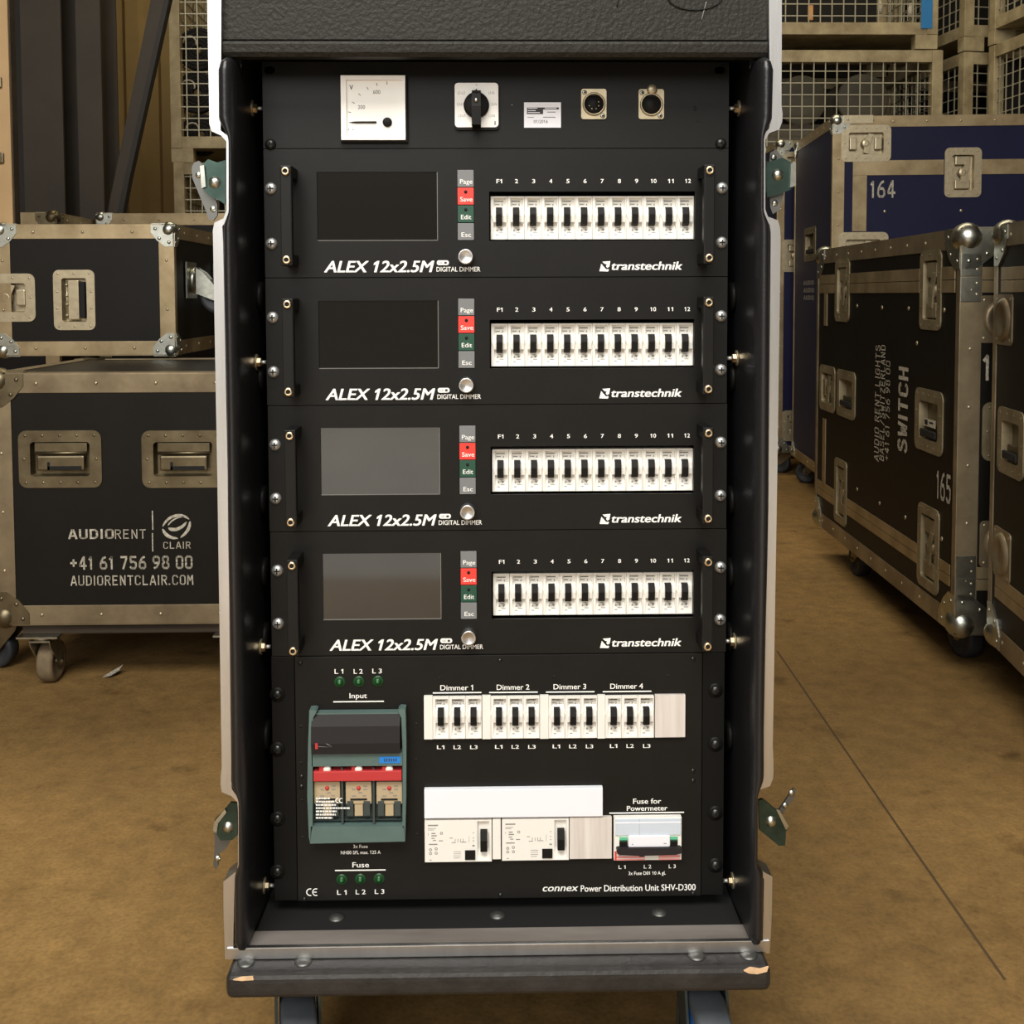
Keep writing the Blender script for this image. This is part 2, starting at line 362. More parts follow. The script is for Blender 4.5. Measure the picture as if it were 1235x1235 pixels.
# ------------------------------------------------------------------ the hall
def shell():
    m = MB().use('concrete'); m.box(-9, 9, -9, 9.3, -.1, 0); o = m.build('floor'); tag(o, 'worn ochre brown concrete warehouse floor', 'floor', kind='structure')
    m = MB().use('wall_tan'); y = 6.6; x = -9; k = 0; poly = []
    while x < 9:
        for dx, dy in ((0, 0), (.09, 0), (.12, .035), (.21, .035)): poly.append((x+dx, y+dy))
        x += .24
    vs = [(px, py, z) for z in (0, 6) for px, py in poly]; n = len(poly)
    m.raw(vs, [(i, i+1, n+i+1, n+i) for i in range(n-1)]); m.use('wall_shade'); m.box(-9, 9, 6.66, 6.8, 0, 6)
    tag(m.build('wall_back'), 'tan corrugated sheet metal back wall', 'wall', kind='structure')
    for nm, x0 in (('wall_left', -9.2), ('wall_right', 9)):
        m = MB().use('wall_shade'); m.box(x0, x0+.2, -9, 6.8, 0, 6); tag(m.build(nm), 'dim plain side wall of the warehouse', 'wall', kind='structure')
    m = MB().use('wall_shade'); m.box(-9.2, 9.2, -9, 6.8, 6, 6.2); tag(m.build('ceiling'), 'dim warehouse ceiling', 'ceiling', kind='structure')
    m = MB().use('pale_screed'); m.box(-6, 6, -8.9, -2.2, 0, .002); tag(m.build('floor_apron'), 'pale screed floor in front of the gate behind the camera', 'floor', kind='structure')
    # joint line cut across the floor on the right
    m = MB().use('joint_fill')
    pts = [floor_at(px, py) for px, py in ((937, 785), (985, 855), (1040, 935), (1100, 1022), (1160, 1108), (1212, 1182))]
    for a, b in zip(pts, pts[1:]):
        d = (b-a).normalized(); nn = Vector((-d.y, d.x, 0))*.002
        m.raw([a+nn+Vector((0,0,.0006)), a-nn+Vector((0,0,.0006)), b-nn+Vector((0,0,.0006)), b+nn+Vector((0,0,.0006))], [(0, 1, 2, 3)])
    tag(m.build('floor_joint'), 'thin dark expansion joint running across the floor', 'floor joint', kind='structure')
def floor_at(px, py):
    d = FW*FPX + RT*(px - W_PX/2) + UP*(PPY - py); t = -CAM.z/d.z
    return CAM + d*t
shell()

# ------------------------------------------------------------------ rack case
def px_poly(pts, Y): return [(AX(a, b, Y), AZ(a, b, Y)) for a, b in pts]
def pan_screw(m, x, y, z, r, mname='screw_steel'):
    m.use(mname); m.lathe((x, y, z), [(0, -r*.55), (r*.45, -r*.5), (r*.85, -r*.28), (r, 0), (r, r*.3)], 'y', 18)
    m.use('inner_black'); m.box(x-r*.48, x+r*.48, y-r*.60, y-r*.3, z-r*.11, z+r*.11); m.box(x-r*.11, x+r*.11, y-r*.60, y-r*.3, z-r*.48, z+r*.48)
def socket_screw(m, x, y, z, r):
    m.use('brass_screw'); m.lathe((x, y, z), [(r*.5, -r*.4), (r*.8, -r*.5), (r, -r*.15), (r, r*.3)], 'y', 18)
    m.use('inner_black'); m.lathe((x, y, z), [(0, -r*.12), (r*.5, -r*.12), (r*.52, -r*.4)], 'y', 6, False)

def rack_case():
    root = empty('road_case', (0, .25, ZB-.06))
    tag(root, 'open black rack case with pale metal edges holding the dimmer units', 'rack case')
    T = Matrix.Translation(-root.location)
    def mb():
        m = MB(); m.M = T.copy(); return m
    YF, YB = -.062, -.036
    XI = .2545                                              # inner face of the side walls
    zt = AZ(600, -60, YF)                                   # top of the case, above the frame
    # aluminium edge: outline of the left and right side, following the latch notches
    L_out = [(249.5,-60),(250,0),(251,60),(252.4,136),(252.4,150),(254,157),(258,161.5),(268,163.5),(271.5,166),(273,170),(273,255),(271,262),(266,266.5),(259,268),(256.5,271),(257,290),(262,571),(267,900),(267.5,930),(266,936),(266,952),(268,957),(278,959.5),(284,963),(287,969),(287,1046),(285,1053),(279,1056.5),(271,1058.5),(269.5,1063),(269.5,1100),(271.5,1157)]
    L_in = [(276,1157),(281,1152),(283,1062),(288.5,1056),(290,1047),(290,968),(287,961),(281,956),(279,950),(278.5,900),(274.5,571),(269,290),(268,273),(274,265),(276,256),(276,169),(274,163),(266,159),(266.5,60),(267,-60)]
    R_out = [(944.5,-60),(943,0),(942.5,130),(944,136),(943,152),(939,157),(930,159.5),(925,162),(923,168),(923,252),(924,259),(928,263),(935,264),(940.5,267),(941.5,290),(937.5,571),(932,900),(933,928),(932,944),(929,948),(919,950.5),(914.5,954),(913.5,960),(913.5,1042),(915,1049),(919,1051.5),(929,1053),(931.5,1057),(931,1100),(928.5,1150)]
    R_in = [(924,1150),(920,1145),(921.5,1057),(914,1053),(911,1046),(911,957),(914,950),(919,946),(921,940),(921,900),(927,571),(929.5,290),(929.5,272),(924,268),(920.5,258),(920.5,166),(922,158),(929,154),(928,60),(927,-60)]
    def strip(o, i, nm):
        # both chains resampled so that they pair up along the height
        m = mb().use('rim_aluminium'); i = i[::-1]
        def res(c, n=120):
            L = [0]
            for a, b in zip(c, c[1:]): L.append(L[-1] + abs(a[1]-b[1])*1. + abs(a[0]-b[0])*.5)
            out = []
            for k in range(n+1):
                t = L[-1]*k/n; j = max(q for q in range(len(L)) if L[q] <= t + 1e-9); j = min(j, len(c)-2)
                f = (t-L[j])/max(1e-9, L[j+1]-L[j]); out.append((c[j][0]+(c[j+1][0]-c[j][0])*f, c[j][1]+(c[j+1][1]-c[j][1])*f))
            return out
        a = px_poly(res(o), YF); b = px_poly(res(i), YF); n = len(a)
        vs = [(x, YF, z) for x, z in a] + [(x, YF, z) for x, z in b] + [(x, YB, z) for x, z in a] + [(x, YB, z) for x, z in b]
        fs = []
        for k in range(n-1): fs += [(k, k+1, n+k+1, n+k), (2*n+k, 3*n+k, 3*n+k+1, 2*n+k+1), (k, 2*n+k, 2*n+k+1, k+1), (n+k, n+k+1, 3*n+k+1, 3*n+k)]
        fs += [(0, n, 3*n, 2*n), (n-1, 3*n-1, 4*n-1, 2*n-1)]
        m.raw(vs, fs); return m.build(nm, None, root)
    strip(L_out, L_in, 'edge_rail'); strip(R_out, R_in, 'edge_rail')
    # bottom sill: flat tread and bright front lip
    m = mb().use('sill_aluminium')
    zl = AZ(600, 1139, YF); zl2 = AZ(600, 1152, YF); zs = AZ(600, 1119, -.030)
    x0, x1 = AX(274, 1157, YF), AX(928, 1150, YF)
    m.prism_x([(YF, zl2), (YF, zl-.001), (YF+.002, zl), (-.030, zs), (-.03, zs-.004), (YF+.004, zl-.006), (YF+.004, zl2), ], x0+.003, x1-.003)
    m.use('rim_aluminium'); m.box(x0, x1, YF-.0015, YF+.004, zl2, zl+.0008, .0008)
    m.build('sill', None, root)
    # moulded black cheeks with rounded noses, one per side
    def cheek(sgn, stations):
        m = mb().use('moulded_black'); rings = []
        yn = -.074
        sts = []
        for k in range(len(stations)-1):
            (pa, za, ra), (pb, zb_, rb) = stations[k], stations[k+1]; n = 6 if abs(zb_-za) < 30 else 14
            for q in range(n):
                f = q/n; e = f*f*(3-2*f) if abs(pb-pa) > 3 else f
                sts.append((pa+(pb-pa)*e, za+(zb_-za)*f, ra+(rb-ra)*e))
        sts.append(stations[-1])
        for px, py, sh in sts:
            z = AZ(px, py, yn); xo = AX(px, py, yn) + sgn*.0035; xi = sgn*XI
            if sgn > 0: xo, xi = xo, xi
            w = abs(xo-xi); c = (xo+xi)/2; y_c = yn + .018
            ring = [(xo, .0, z)]
            for a in range(0, 181, 15):
                t = R(a); ring.append((c + sgn*w/2*math.cos(t)*sh, y_c - .018*math.sin(t)*sh, z))
            ring += [(xi, .02, z), (xi, .60, z), (sgn*.2568, .60, z), (sgn*.2568, .0, z)]
            rings.append(ring)
        n = len(rings[0]); vs = [p for r in rings for p in r]; fs = []
        for i in range(len(rings)-1):
            for k in range(n): k2 = (k+1) % n; fs.append((i*n+k, i*n+k2, (i+1)*n+k2, (i+1)*n+k))
        fs += [list(range(n)), list(range((len(rings)-1)*n, len(rings)*n))]
        m.raw(vs, fs, True); return m.build('cheek', None, root)
    cheek(-1, [(266.5,67,.55),(264.5,72,.85),(263.5,82,1),(264,138,1),(277,170,1),(277,252,1),(270,274,1),(275,571,1),(279,900,1),(279,946,1),(289,972,1),(289,1046,1),(283.5,1066,1),(283.5,1140,1),(285,1149,.8),(288,1153,.5)])
    cheek(1, [(930,67,.55),(931.5,72,.85),(932.5,82,1),(931,138,1),(920,168,1),(920,252,1),(928,274,1),(927,571,1),(921,900,1),(921,940,1),(912.5,966,1),(912.5,1042,1),(920,1060,1),(920,1134,1),(919,1142,.8),(916,1146,.5)])
    # outer shell
    zb0 = ZB - .047
    for nm, sg in (('side_panel', -1), ('side_panel', 1)):
        m = mb().use('moulded_black'); m.box(sg*.257, sg*.2635, .001, .62, zb0, zt); m.box(sg*.2552, sg*.2632, -.032, .62, AZ(600, 84, -.03), zt); m.build(nm, None, root)
    m = mb().use('inner_black'); m.box(-.257, .257, .605, .62, zb0, zt); m.build('back_panel', None, root)
    m = mb().use('inner_black'); m.box(-.2540, .2540, -.030, .605, zs-.012, zs); m.build('inner_floor', None, root)
    for px, py in ((406, 1107), (600, 1104), (795, 1101)):
        d = FW*FPX + RT*(px-W_PX/2) + UP*(PPY-py); p = CAM + d*((zs-CAM.z)/d.z)
        m = mb().use('dull_steel'); m.lathe((p.x, p.y, zs), [(.0082, 0), (.0082, .0012), (.006, .0016), (.0052, .0024), (.003, .0032), (0, .0034)], 'z', 20); m.build('floor_bolt', None, root)
    # hood over the units: hammered front with a stepped, rounded lower lip
    m = mb().use('hammered_black')
    z0 = AZ(600, 69, -.052); zst = AZ(600, 49, -.054); xl, xr = AX(267.5, 40, -.055), AX(926.5, 40, -.055)
    m.prism_x([(-.054, zt), (-.0535, zst+.0012), (-.0515, zst), (-.0565, zst-.0015), (-.0575, zst-.004), (-.0565, z0+.004), (-.053, z0), (-.035, z0+.001), (-.033, z0+.016), (.60, z0+.016), (.60, zt)], xl+.001, xr-.001)
    m.use('rim_aluminium'); m.box(AX(250, 0, YF), AX(943, 0, YF), YF, .62, zt, zt+.012, .002)
    hood = m.build('hood', None, root)
    m = mb().use('panel_black')
    c = at(838, -4, -.0546)
    m.tube([(c.x+.027*math.cos(t*.3), -.0546, c.z+.013*math.sin(t*.3)) for t in range(22)], .0007, 6)
    m.tube([at(744+2*k/4, 8-9*k/4, -.0546) for k in range(5)], .0005, 6)
    m.use('grey_ink'); m.tube([at(852-6*k/6, 2+22*k/6, -.0545) for k in range(7)], .0004, 6)
    m.build('scratch_mark', None, hood)
    # wall bolts with washer and nut, on the cheeks' inner faces
    for sg, lst in ((-1, ((131, 300), (437, 305), (780, 312), (1068, 316))), (1, ((131, 893), (432, 889), (773, 884), (1062, 880)))):
        for py, px in lst:
            z = AZ(px, py, .012); x = sg*XI; m = mb().use('nickel')
            m.lathe((x, .012, z), [(0, 0), (.0085, 0), (.0085, -sg*.0012), (0, -sg*.0012)], 'x', 20)
            m.use('brass_screw'); m.lathe((x, .012, z), [(.005, -sg*.0012), (.005, -sg*.005), (.004, -sg*.006), (0, -sg*.006)], 'x', 6, False)
            m.use('screw_steel'); m.cyl((x - sg*.0075, .012, z), .0022, .006, 'x', 10)
            m.build('wall_bolt', None, root)
    for py in (358, 455, 603, 690, 768, 886):                # rubber bump stops between the frame and the wall
        for sg, px in ((-1, 312), (1, 886)):
            m = mb().use('ear_black'); m.cyl((sg*(XI-.0025), .03, AZ(px, py, .03)), .016, .005, 'x', 20); m.build('bump_stop', None, root)
    # butterfly latches on the outer notches
    def latch(poly, plate_y, wing, wy, rivet, holes, slots=()):
        m = mb().use('green_zinc'); m.prism(px_poly(poly, plate_y), plate_y, plate_y+.004)
        m.box(AX(poly[0][0], 0, plate_y)-.002, AX(poly[0][0], 0, plate_y)+.002, plate_y, plate_y+.03, AZ(0, max(p[1] for p in poly), plate_y)+.004, AZ(0, min(p[1] for p in poly), plate_y)-.004)
        lt = m.build('butterfly_latch', None, root)
        m = mb().use('zinc'); c = at(*rivet, plate_y); m.lathe((c.x, plate_y-.0005, c.z), [(0, -.003), (.003, -.0025), (.0055, -.0005), (.0065, .001)], 'y', 18); m.build('rivet', None, lt)
        m = mb().use('dull_steel'); m.prism(px_poly(wing, wy), wy, wy+.003); w = m.build('latch_wing', None, lt)
        for h in holes:
            m = mb().use('zinc'); c = at(*h, wy); m.lathe((c.x, wy-.0003, c.z), [(0, -.0006), (.0028, -.0006), (.0036, .001)], 'y', 16); m.build('rivet', None, lt)
        m = mb().use('zinc'); m.prism(px_poly(slots, plate_y-.003), plate_y-.003, plate_y+.001); m.build('folded_edge', None, lt)
    latch([(272,193),(262,196),(251,192),(241,201),(243,226),(254,237),(265,242),(272,247)], -.035, [(231,202),(234,196),(240,194),(246,200),(262,247),(262,260),(257,266),(251,264),(249,256),(232,215)], -.028, (259,220), [(239.5,211),(257,252)], [(241,200),(246,199),(248,225),(243,227)])
    latch([(924,196),(944,190),(955,196),(960,197),(960,223),(953,229),(935,236),(925,238)], -.035, [(929,184),(936,180),(944,190),(949,200),(945,235),(940,254),(932,258),(929,250),(927,200)], -.028, (938,211), [(933,190),(934.5,245)], [(954,197),(960,195),(960,224),(953,226)])
    latch([(286,969),(278,968),(268,980),(259,989),(257,1000),(266,1014),(280,1013),(286,1008)], -.035, [(258,1000),(262,995),(270,1003),(280,1010),(273,1023),(264,1030),(263,1044),(260,1048),(257,1043),(259,1020)], -.028, (275,998), [(262,1036),(269,1010)], [(257,1002),(258,992),(271,976),(273,980),(263,993),(261,1005)])
    latch([(915,966),(920,964),(938,979),(951,998),(948,1003),(947,1020),(939,1020),(916,1001)], -.035, [(939,978),(957,951),(960,953),(959,960),(944,982)], -.026, (930,991), [(955,957),(947,972)], [(936,976),(940,977),(951.5,997),(948,1001)])
    # wheel board
    zb1 = AZ(600, 1178, -.085); zb2 = AZ(600, 1200, -.085)
    bx0, bx1 = AX(272, 1185, -.085), AX(930, 1178, -.085)
    m = mb().use('board_black'); m.box(bx0, bx1, -.088, .66, zb2, zl2-.0008, .009)
    board = m.build('wheel_board', None, root)
    for px, py in ((297, 1161), (366, 1160), (840, 1153), (903, 1152)):
        d = FW*FPX + RT*(px-W_PX/2) + UP*(PPY-py); zz = zl2-.001; p = CAM + d*((zz-CAM.z)/d.z)
        m = mb().use('dull_steel'); m.lathe((p.x, p.y, zz), [(.009, 0), (.009, .0010), (.006, .0016), (.0045, .0026), (0, .0030)], 'z', 20); m.build('board_bolt', None, board)
    for pts in ([(897,1171),(905,1167),(917,1169),(927,1166),(925,1172),(913,1175),(903,1174)], [(281,1182),(290,1179),(305,1178),(306,1182),(292,1183)]):
        m = mb().use('bare_wood'); m.prism(px_poly(pts, -.0885), -.0887, -.0868); m.build('chipped_edge', None, board)
    def caster(xc, yc, rot=0.):
        zt_ = zb2; rw = .060; zc = rw; O = -.040 if yc < .3 else .040; M = T @ Matrix.Translation((xc, yc, 0)) @ Matrix.Rotation(rot, 4, 'Z')
        m = MB(); m.M = M; m.use('switch_dark'); m.box(-.048, .048, -.05, .05, zt_-.005, zt_, .001); m.cyl((0, .0, zt_-.012), .032, .014, 'z', 24)
        for s in (-1, 1): m.prism_x([(-.03, zt_-.018), (.03, zt_-.018), (O+.012, zc+.010), (O+.012, zc-.012), (O-.012, zc-.012), (O-.014, zc+.012)], s*.024, s*.021)
        m.box(-.024, .024, -.034, .03, zt_-.021, zt_-.017); m.cyl((0, O, zc), .006, .056, 'x', 12)
        f = m.build('caster', None, root)
        m = MB(); m.M = M; m.use('tire_blue'); m.cyl((0, O, zc), .046, .0375, 'x', 32)
        m.use('tire_grey'); m.lathe((0, O, zc), [(.046, -.0185), (.057, -.0185), (.060, -.015), (.060, .015), (.057, .0185), (.046, .0185)], 'x', 40)
        m.use('zinc'); m.cyl((0, O, zc), .013, .041, 'x', 20); m.build('wheel', None, f)
    caster(AX(352, 1215, -.05) - .010, .03, R(13)); caster(AX(862, 1215, -.05) - .004, .03, R(5))
    for px in (353, 862): caster(AX(px, 1215, -.02), .55)
    return root
rack_case()

# ------------------------------------------------------------------ rack units
U = .04445; GAP = .0004
def chassis(m, z0, z1, depth=.38):
    m.use('ear_black'); m.box(-.2195, .2195, .04, depth, z0+.001, z1-.001)
def meter_panel():
    z1 = ZB + 20*U; z0 = ZB + 18*U; org = Vector((0, 0, z0)); root = empty('meter_panel', org)
    tag(root, 'narrow black rack panel with voltmeter, rotary switch and two round sockets, top of the rack', 'rack panel')
    T = Matrix.Translation(-org)
    def mb(n=None):
        m = MB(); m.M = T.copy()
        return m.use(n) if n else m
    X = lambda px, y=0.: AX(px, 130, y)
    Z = lambda py, y=0.: AZ(598, py, y)
    m = mb('panel_black'); hs = []
    for px, py in ((325, 84.5), (868, 84.5)):
        c = at(px, py, 0); hs.append((c.x-.0055, c.x+.0055, c.z-.0038, c.z+.0038))
    m.plate(-.2413, .2413, z0+GAP, z1-GAP, hs, 0, .003)
    chassis(m, z0, z1, .12); m.build('faceplate', None, root)
    for h in hs:                                             # rounded ends of the empty mounting slots
        m = mb('panel_black'); r = .0038; zc = (h[2]+h[3])/2
        for sg, xe in ((-1, h[0]), (1, h[1])):
            pts = [(xe, zc+r*s_) for s_ in (1,)]
            arc = [(xe - sg*r*(1-math.cos(t))*1., zc + r*math.sin(t)) for t in [R(90-k*15) for k in range(13)]]
            for q in (1, -1):
                m.prism([(xe, zc+q*r)] + [(xe-sg*r*(1-math.cos(R(k*15))), zc+q*r*math.sin(R(k*15))) for k in range(0, 7)], .0001, .003)
        m.build('slot_edge', None, root)
    for px, py in ((326, 174), (869.5, 173)):
        c = at(px, py, -.001); m = mb(); pan_screw(m, c.x, -.001, c.z, .0058, 'black_screw'); m.build('mounting_screw', None, root)
    # voltmeter
    xa, xb, za, zb = X(411.5, -.006), X(489, -.006), Z(169, -.006), Z(91.5, -.006)
    m = mb('black_plastic'); m.box(xa-.0012, xb+.0022, -.0052, 0, za-.0022, zb+.0012, .001)
    mt = m.build('voltmeter', None, root)
    m = mb('meter_white'); m.plate(xa, xb, za, zb, [(xa+.0055, xb-.003, za+.0035, zb-.0045)], -.0085, -.003); m.box(xa+.003, xb-.002, -.0048, -.003, za+.002, zb-.002); m.build('bezel', None, mt)
    m = mb('meter_white'); m.box(xa+.0055, xb-.003, -.0056, -.0046, za+.0035, zb-.0045); m.build('dial', None, mt)
    m = mb('dark_ink'); y = -.0058
    write(m, 'V', X(422.5), X(427), Z(109.5), Z(104), y, .01)
    write(m, '200', X(432.5), X(441), Z(132.5), Z(128), y); write(m, '600', X(451), X(459.5), Z(114.5), Z(110), y)
    cx, cz = X(467, -.006), Z(147.5, -.006)
    for a in range(0, 91, 15):
        t = R(180-a); r1, r2 = .0385, .0415
        if cx + r2*math.cos(t) < xa+.007: r1, r2 = .0345, .0372
        p, q = Vector((math.cos(t), math.sin(t))), Vector((-math.sin(t), math.cos(t)))*.0003
        m.raw([(cx+p.x*r1+q.x, y, cz+p.y*r1+q.y), (cx+p.x*r1-q.x, y, cz+p.y*r1-q.y), (cx+p.x*r2-q.x, y, cz+p.y*r2-q.y), (cx+p.x*r2+q.x, y, cz+p.y*r2+q.y)], [(0, 1, 2, 3)])
    m.box(X(420.5), X(421.5), y, y+.0002, Z(158), Z(156.5)); m.box(X(426), X(427), y, y+.0002, Z(158), Z(156.5))
    m.build('scale_marks', None, mt)
    m = mb('inner_black'); m.prism([(X(420, -.006), cz), (X(428, -.006), cz+.0008), (X(454, -.006), cz+.0010), (X(454, -.006), cz-.0010), (X(428, -.006), cz-.0010)], -.0070, -.0064); m.build('needle', None, mt)
    m = mb('black_plastic'); m.lathe((cx, -.0068, cz), [(0, -.0016), (.0036, -.0016), (.0048, -.0006), (.0048, .0015)], 'y', 24); m.box(cx-.003, cx+.003, -.0086, -.0083, cz-.0004, cz+.0004); m.build('zero_screw', None, mt)
    # rotary switch
    xa, xb, za, zb = X(548.5, -.004), X(601, -.004), Z(153.5, -.004), Z(100, -.004)
    m = mb('black_plastic'); m.prism(rrect(xa-.0008, xb+.001, za-.0025, zb+.0006, .004), -.0035, 0)
    rs = m.build('rotary_switch', None, root)
    m = mb('meter_white'); m.prism(rrect(xa, xb, za, zb, .0035), -.0045, -.003); m.build('dial', None, rs)
    m = mb('grey_ink'); y = -.0047
    write(m, '0', X(574), X(575.5), Z(104.5), Z(102), y)
    for s, a, b, py in (('L1-L2', 552.5, 561, 113), ('L2-L3', 551.5, 559.5, 126.5), ('L3-L1', 553, 561, 140.5), ('L1-N', 589.5, 596, 113), ('L2-N', 592, 599, 126.5), ('L3-N', 589.5, 596.5, 140.5)):
        write(m, s, X(a), X(b), Z(py+1.6), Z(py-1.6), y)
    m.box(X(596), X(598), y, y+.0003, Z(151.5), Z(147)); m.build('scale_marks', None, rs)
    cx, cz = X(574.5, -.012), Z(126.5, -.008)
    m = mb('black_plastic'); m.lathe((cx, -.0045, cz), [(0, -.007), (.0115, -.007), (.0128, -.006), (.0132, 0)], 'y', 32)
    m.prism_x([(-.010, cz+.0145), (-.024, cz+.009), (-.026, cz-.004), (-.025, cz-.0225), (-.005, cz-.0235), (-.005, cz+.0145)], cx-.0046, cx+.0046)
    m.prism([(cx-.002, cz+.013), (cx, cz+.0165), (cx+.002, cz+.013)], -.009, -.005)
    kn = m.build('knob', None, rs)
    m = mb('zinc'); m.cyl((cx, -.0255, cz+.002), .0022, .002, 'y', 14); m.build('knob_screw', None, rs)
    # inspection sticker
    m = mb('blank_white'); m.box(X(632), X(676.5), -.0003, .0005, Z(154), Z(123.5)); st = m.build('sticker', None, root)
    m = mb('dark_ink'); y = -.0005
    m.box(X(635.5), X(674), y, y+.0001, Z(132), Z(129.7)); m.box(X(635.5), X(655), y, y+.0001, Z(137.7), Z(132))
    m.use('grey_ink'); m.box(X(660), X(670), y, y+.0001, Z(135.8), Z(134.8)); m.box(X(636), X(644), y, y+.0001, Z(142), Z(141.2)); m.box(X(655), X(670), y, y+.0001, Z(142), Z(141))
    m.use('dark_ink'); write(m, '01/2016', X(643.5), X(660.5), Z(148.5), Z(144.8), y)
    m.use('blank_white')
    for a, b, c in ((636.5, 648, 130.6), (636.5, 646, 133.5), (636.5, 651, 135.8), (657, 671, 130.6)): m.box(X(a), X(b), y-.0001, y, Z(c+.5), Z(c-.4))
    m.build('sticker_print', None, st)
    # round chassis sockets
    for nm, x0, x1, y0, y1, cxp, cyp, female in (('plug_socket', 700.8, 731.2, 107.5, 144, 716.4, 125.5, 0), ('plug_socket', 770, 800.5, 107.8, 144, 785.6, 126, 1)):
        m = mb('nickel'); m.prism(rrect(X(x0), X(x1), Z(y1), Z(y0), .0025), -.0018, 0)
        c = at(cxp, cyp, -.002); m.lathe((c.x, -.0018, c.z), [(.0100, -.0022), (.0112, -.0022), (.0120, -.0008), (.0120, .001)], 'y', 36)
        m.lathe((c.x, -.0018, c.z), [(.0100, -.0022), (.0100, .0018)], 'y', 36)
        if female: m.lathe((X(786), -.003, Z(108.3)), [(0, -.0016), (.004, -.0012), (.0056, .0002), (.0056, .003)], 'y', 20)
        so = m.build(nm, None, root)
        if female: so['label'] = 'socket with a round metal release tab above it'
        m = mb('black_plastic'); m.cyl((c.x, -.0012 if not female else -.0018, c.z), .0101, .0018, 'y', 36); m.box(c.x-.0035, c.x+.0035, -.0034, -.001, c.z+.008, c.z+.0116); m.build('insert', None, so)
        m = mb('inner_black' if female else 'zinc')
        for a in (200, 245, 295, 340, 25) if not female else (205, 250, 290, 335, 20): m.cyl((c.x+.0052*math.cos(R(a)), -.0024, c.z+.0052*math.sin(R(a))), .0007, .0010, 'y', 10)
        m.build('pins', None, so)
        for px, py in ((x0+4.3, y0+4), (x1-4.3, y1-4.2)):
            q = at(px, py, -.002); m = mb('zinc'); m.lathe((q.x, -.0018, q.z), [(.0011, -.0009), (.0022, -.0008), (.0026, .0003)], 'y', 14); m.use('inner_black'); m.cyl((q.x, -.0019, q.z), .0011, .0008, 'y', 8); m.build('flange_screw', None, so)
    m = mb('screw_steel'); c = at(617.5, 126.5, 0); m.ball((c.x, 0, c.z), .0008, 8); c = at(838, 131, 0); m.use('inner_black'); m.ball((c.x, 0, c.z), .0022, 10, (.8, .2, 1.3)); c = at(842, 146, 0); m.ball((c.x, 0, c.z), .0016, 10, (1.2, .2, .8)); m.build('paint_chips', None, root)
meter_panel()

_brk = {}
def breaker(parent, xc, y, zc, width=.0176):
    'a miniature circuit breaker with its front frame in the plane y'
    if 'p' in _brk:
        c = copy_tree(_brk['p'], parent, (xc, y, zc)); c.scale.x = width/.0176; return c
    m = MB().use('white_plastic'); w, h = .0088, .0225
    rx0, rx1, rz0, rz1 = -.0058, .0076, -.0212, .0205
    m.plate(-w+.00015, w-.00015, -h, h, [(rx0, rx1, rz0, rz1)], 0, .006); m.box(-w+.00015, w-.00015, .006, .04, -h, h)
    m.prism_x([(.0045, rz1), (.0045, -.004), (.0002, rz0), (.0062, rz0), (.0062, rz1)], rx0, rx1)
    m.prism_x([(.0045, .0125), (-.001, .0085), (-.0022, .002), (-.0016, -.0045), (.0045, -.0085)], rx0, rx1)
    m.prism([(-.0088, .0035), (-.0058, .0095), (-.0058, -.0035)], -.0019, .001)
    o = m.build('circuit_breaker', None, parent); o.location = (xc, y, zc)
    m = MB().use('black_plastic'); m.prism_x([(.002, .0110), (-.0035, .0108), (-.0062, .004), (-.005, -.0066), (.002, -.0085)], -.0033, .0033)
    m.use('cover_black'); m.box(-.0031, .0031, -.0063, -.0056, .0028, .0045); m.build('toggle', None, o)
    m = MB().use('dark_ink'); y2 = .0044
    m.box(-.0045, .0046, y2-.0002, y2, .0172, .0180); m.use('grey_ink'); m.box(-.0042, .0005, y2-.0002, y2, .0138, .0148); m.box(.0028, .0038, y2-.0002, y2, .0130, .0150)
    sl = lambda z: .0002 + (.0043)*(z-rz0)/(-.004-rz0)
    def patch(pts): m.raw([(x, sl(z)-.0003, z) for x, z in pts], [list(range(len(pts)))])
    patch([(-.0032, -.0138), (-.001, -.0138), (-.0021, -.0112)]); patch([(.0006, -.0112), (.0044, -.0112), (.0025, -.0142)])
    patch([(0, -.0152), (.0045, -.0152), (.0045, -.0158), (0, -.0158)]); patch([(-.0034, -.0172), (-.0006, -.0172), (-.0006, -.0180), (-.0034, -.0180)]); patch([(-.001, -.0100), (.0035, -.0100), (.0035, -.0105), (-.001, -.0105)])
    m.build('markings', None, o)
    _brk['p'] = o
    return o

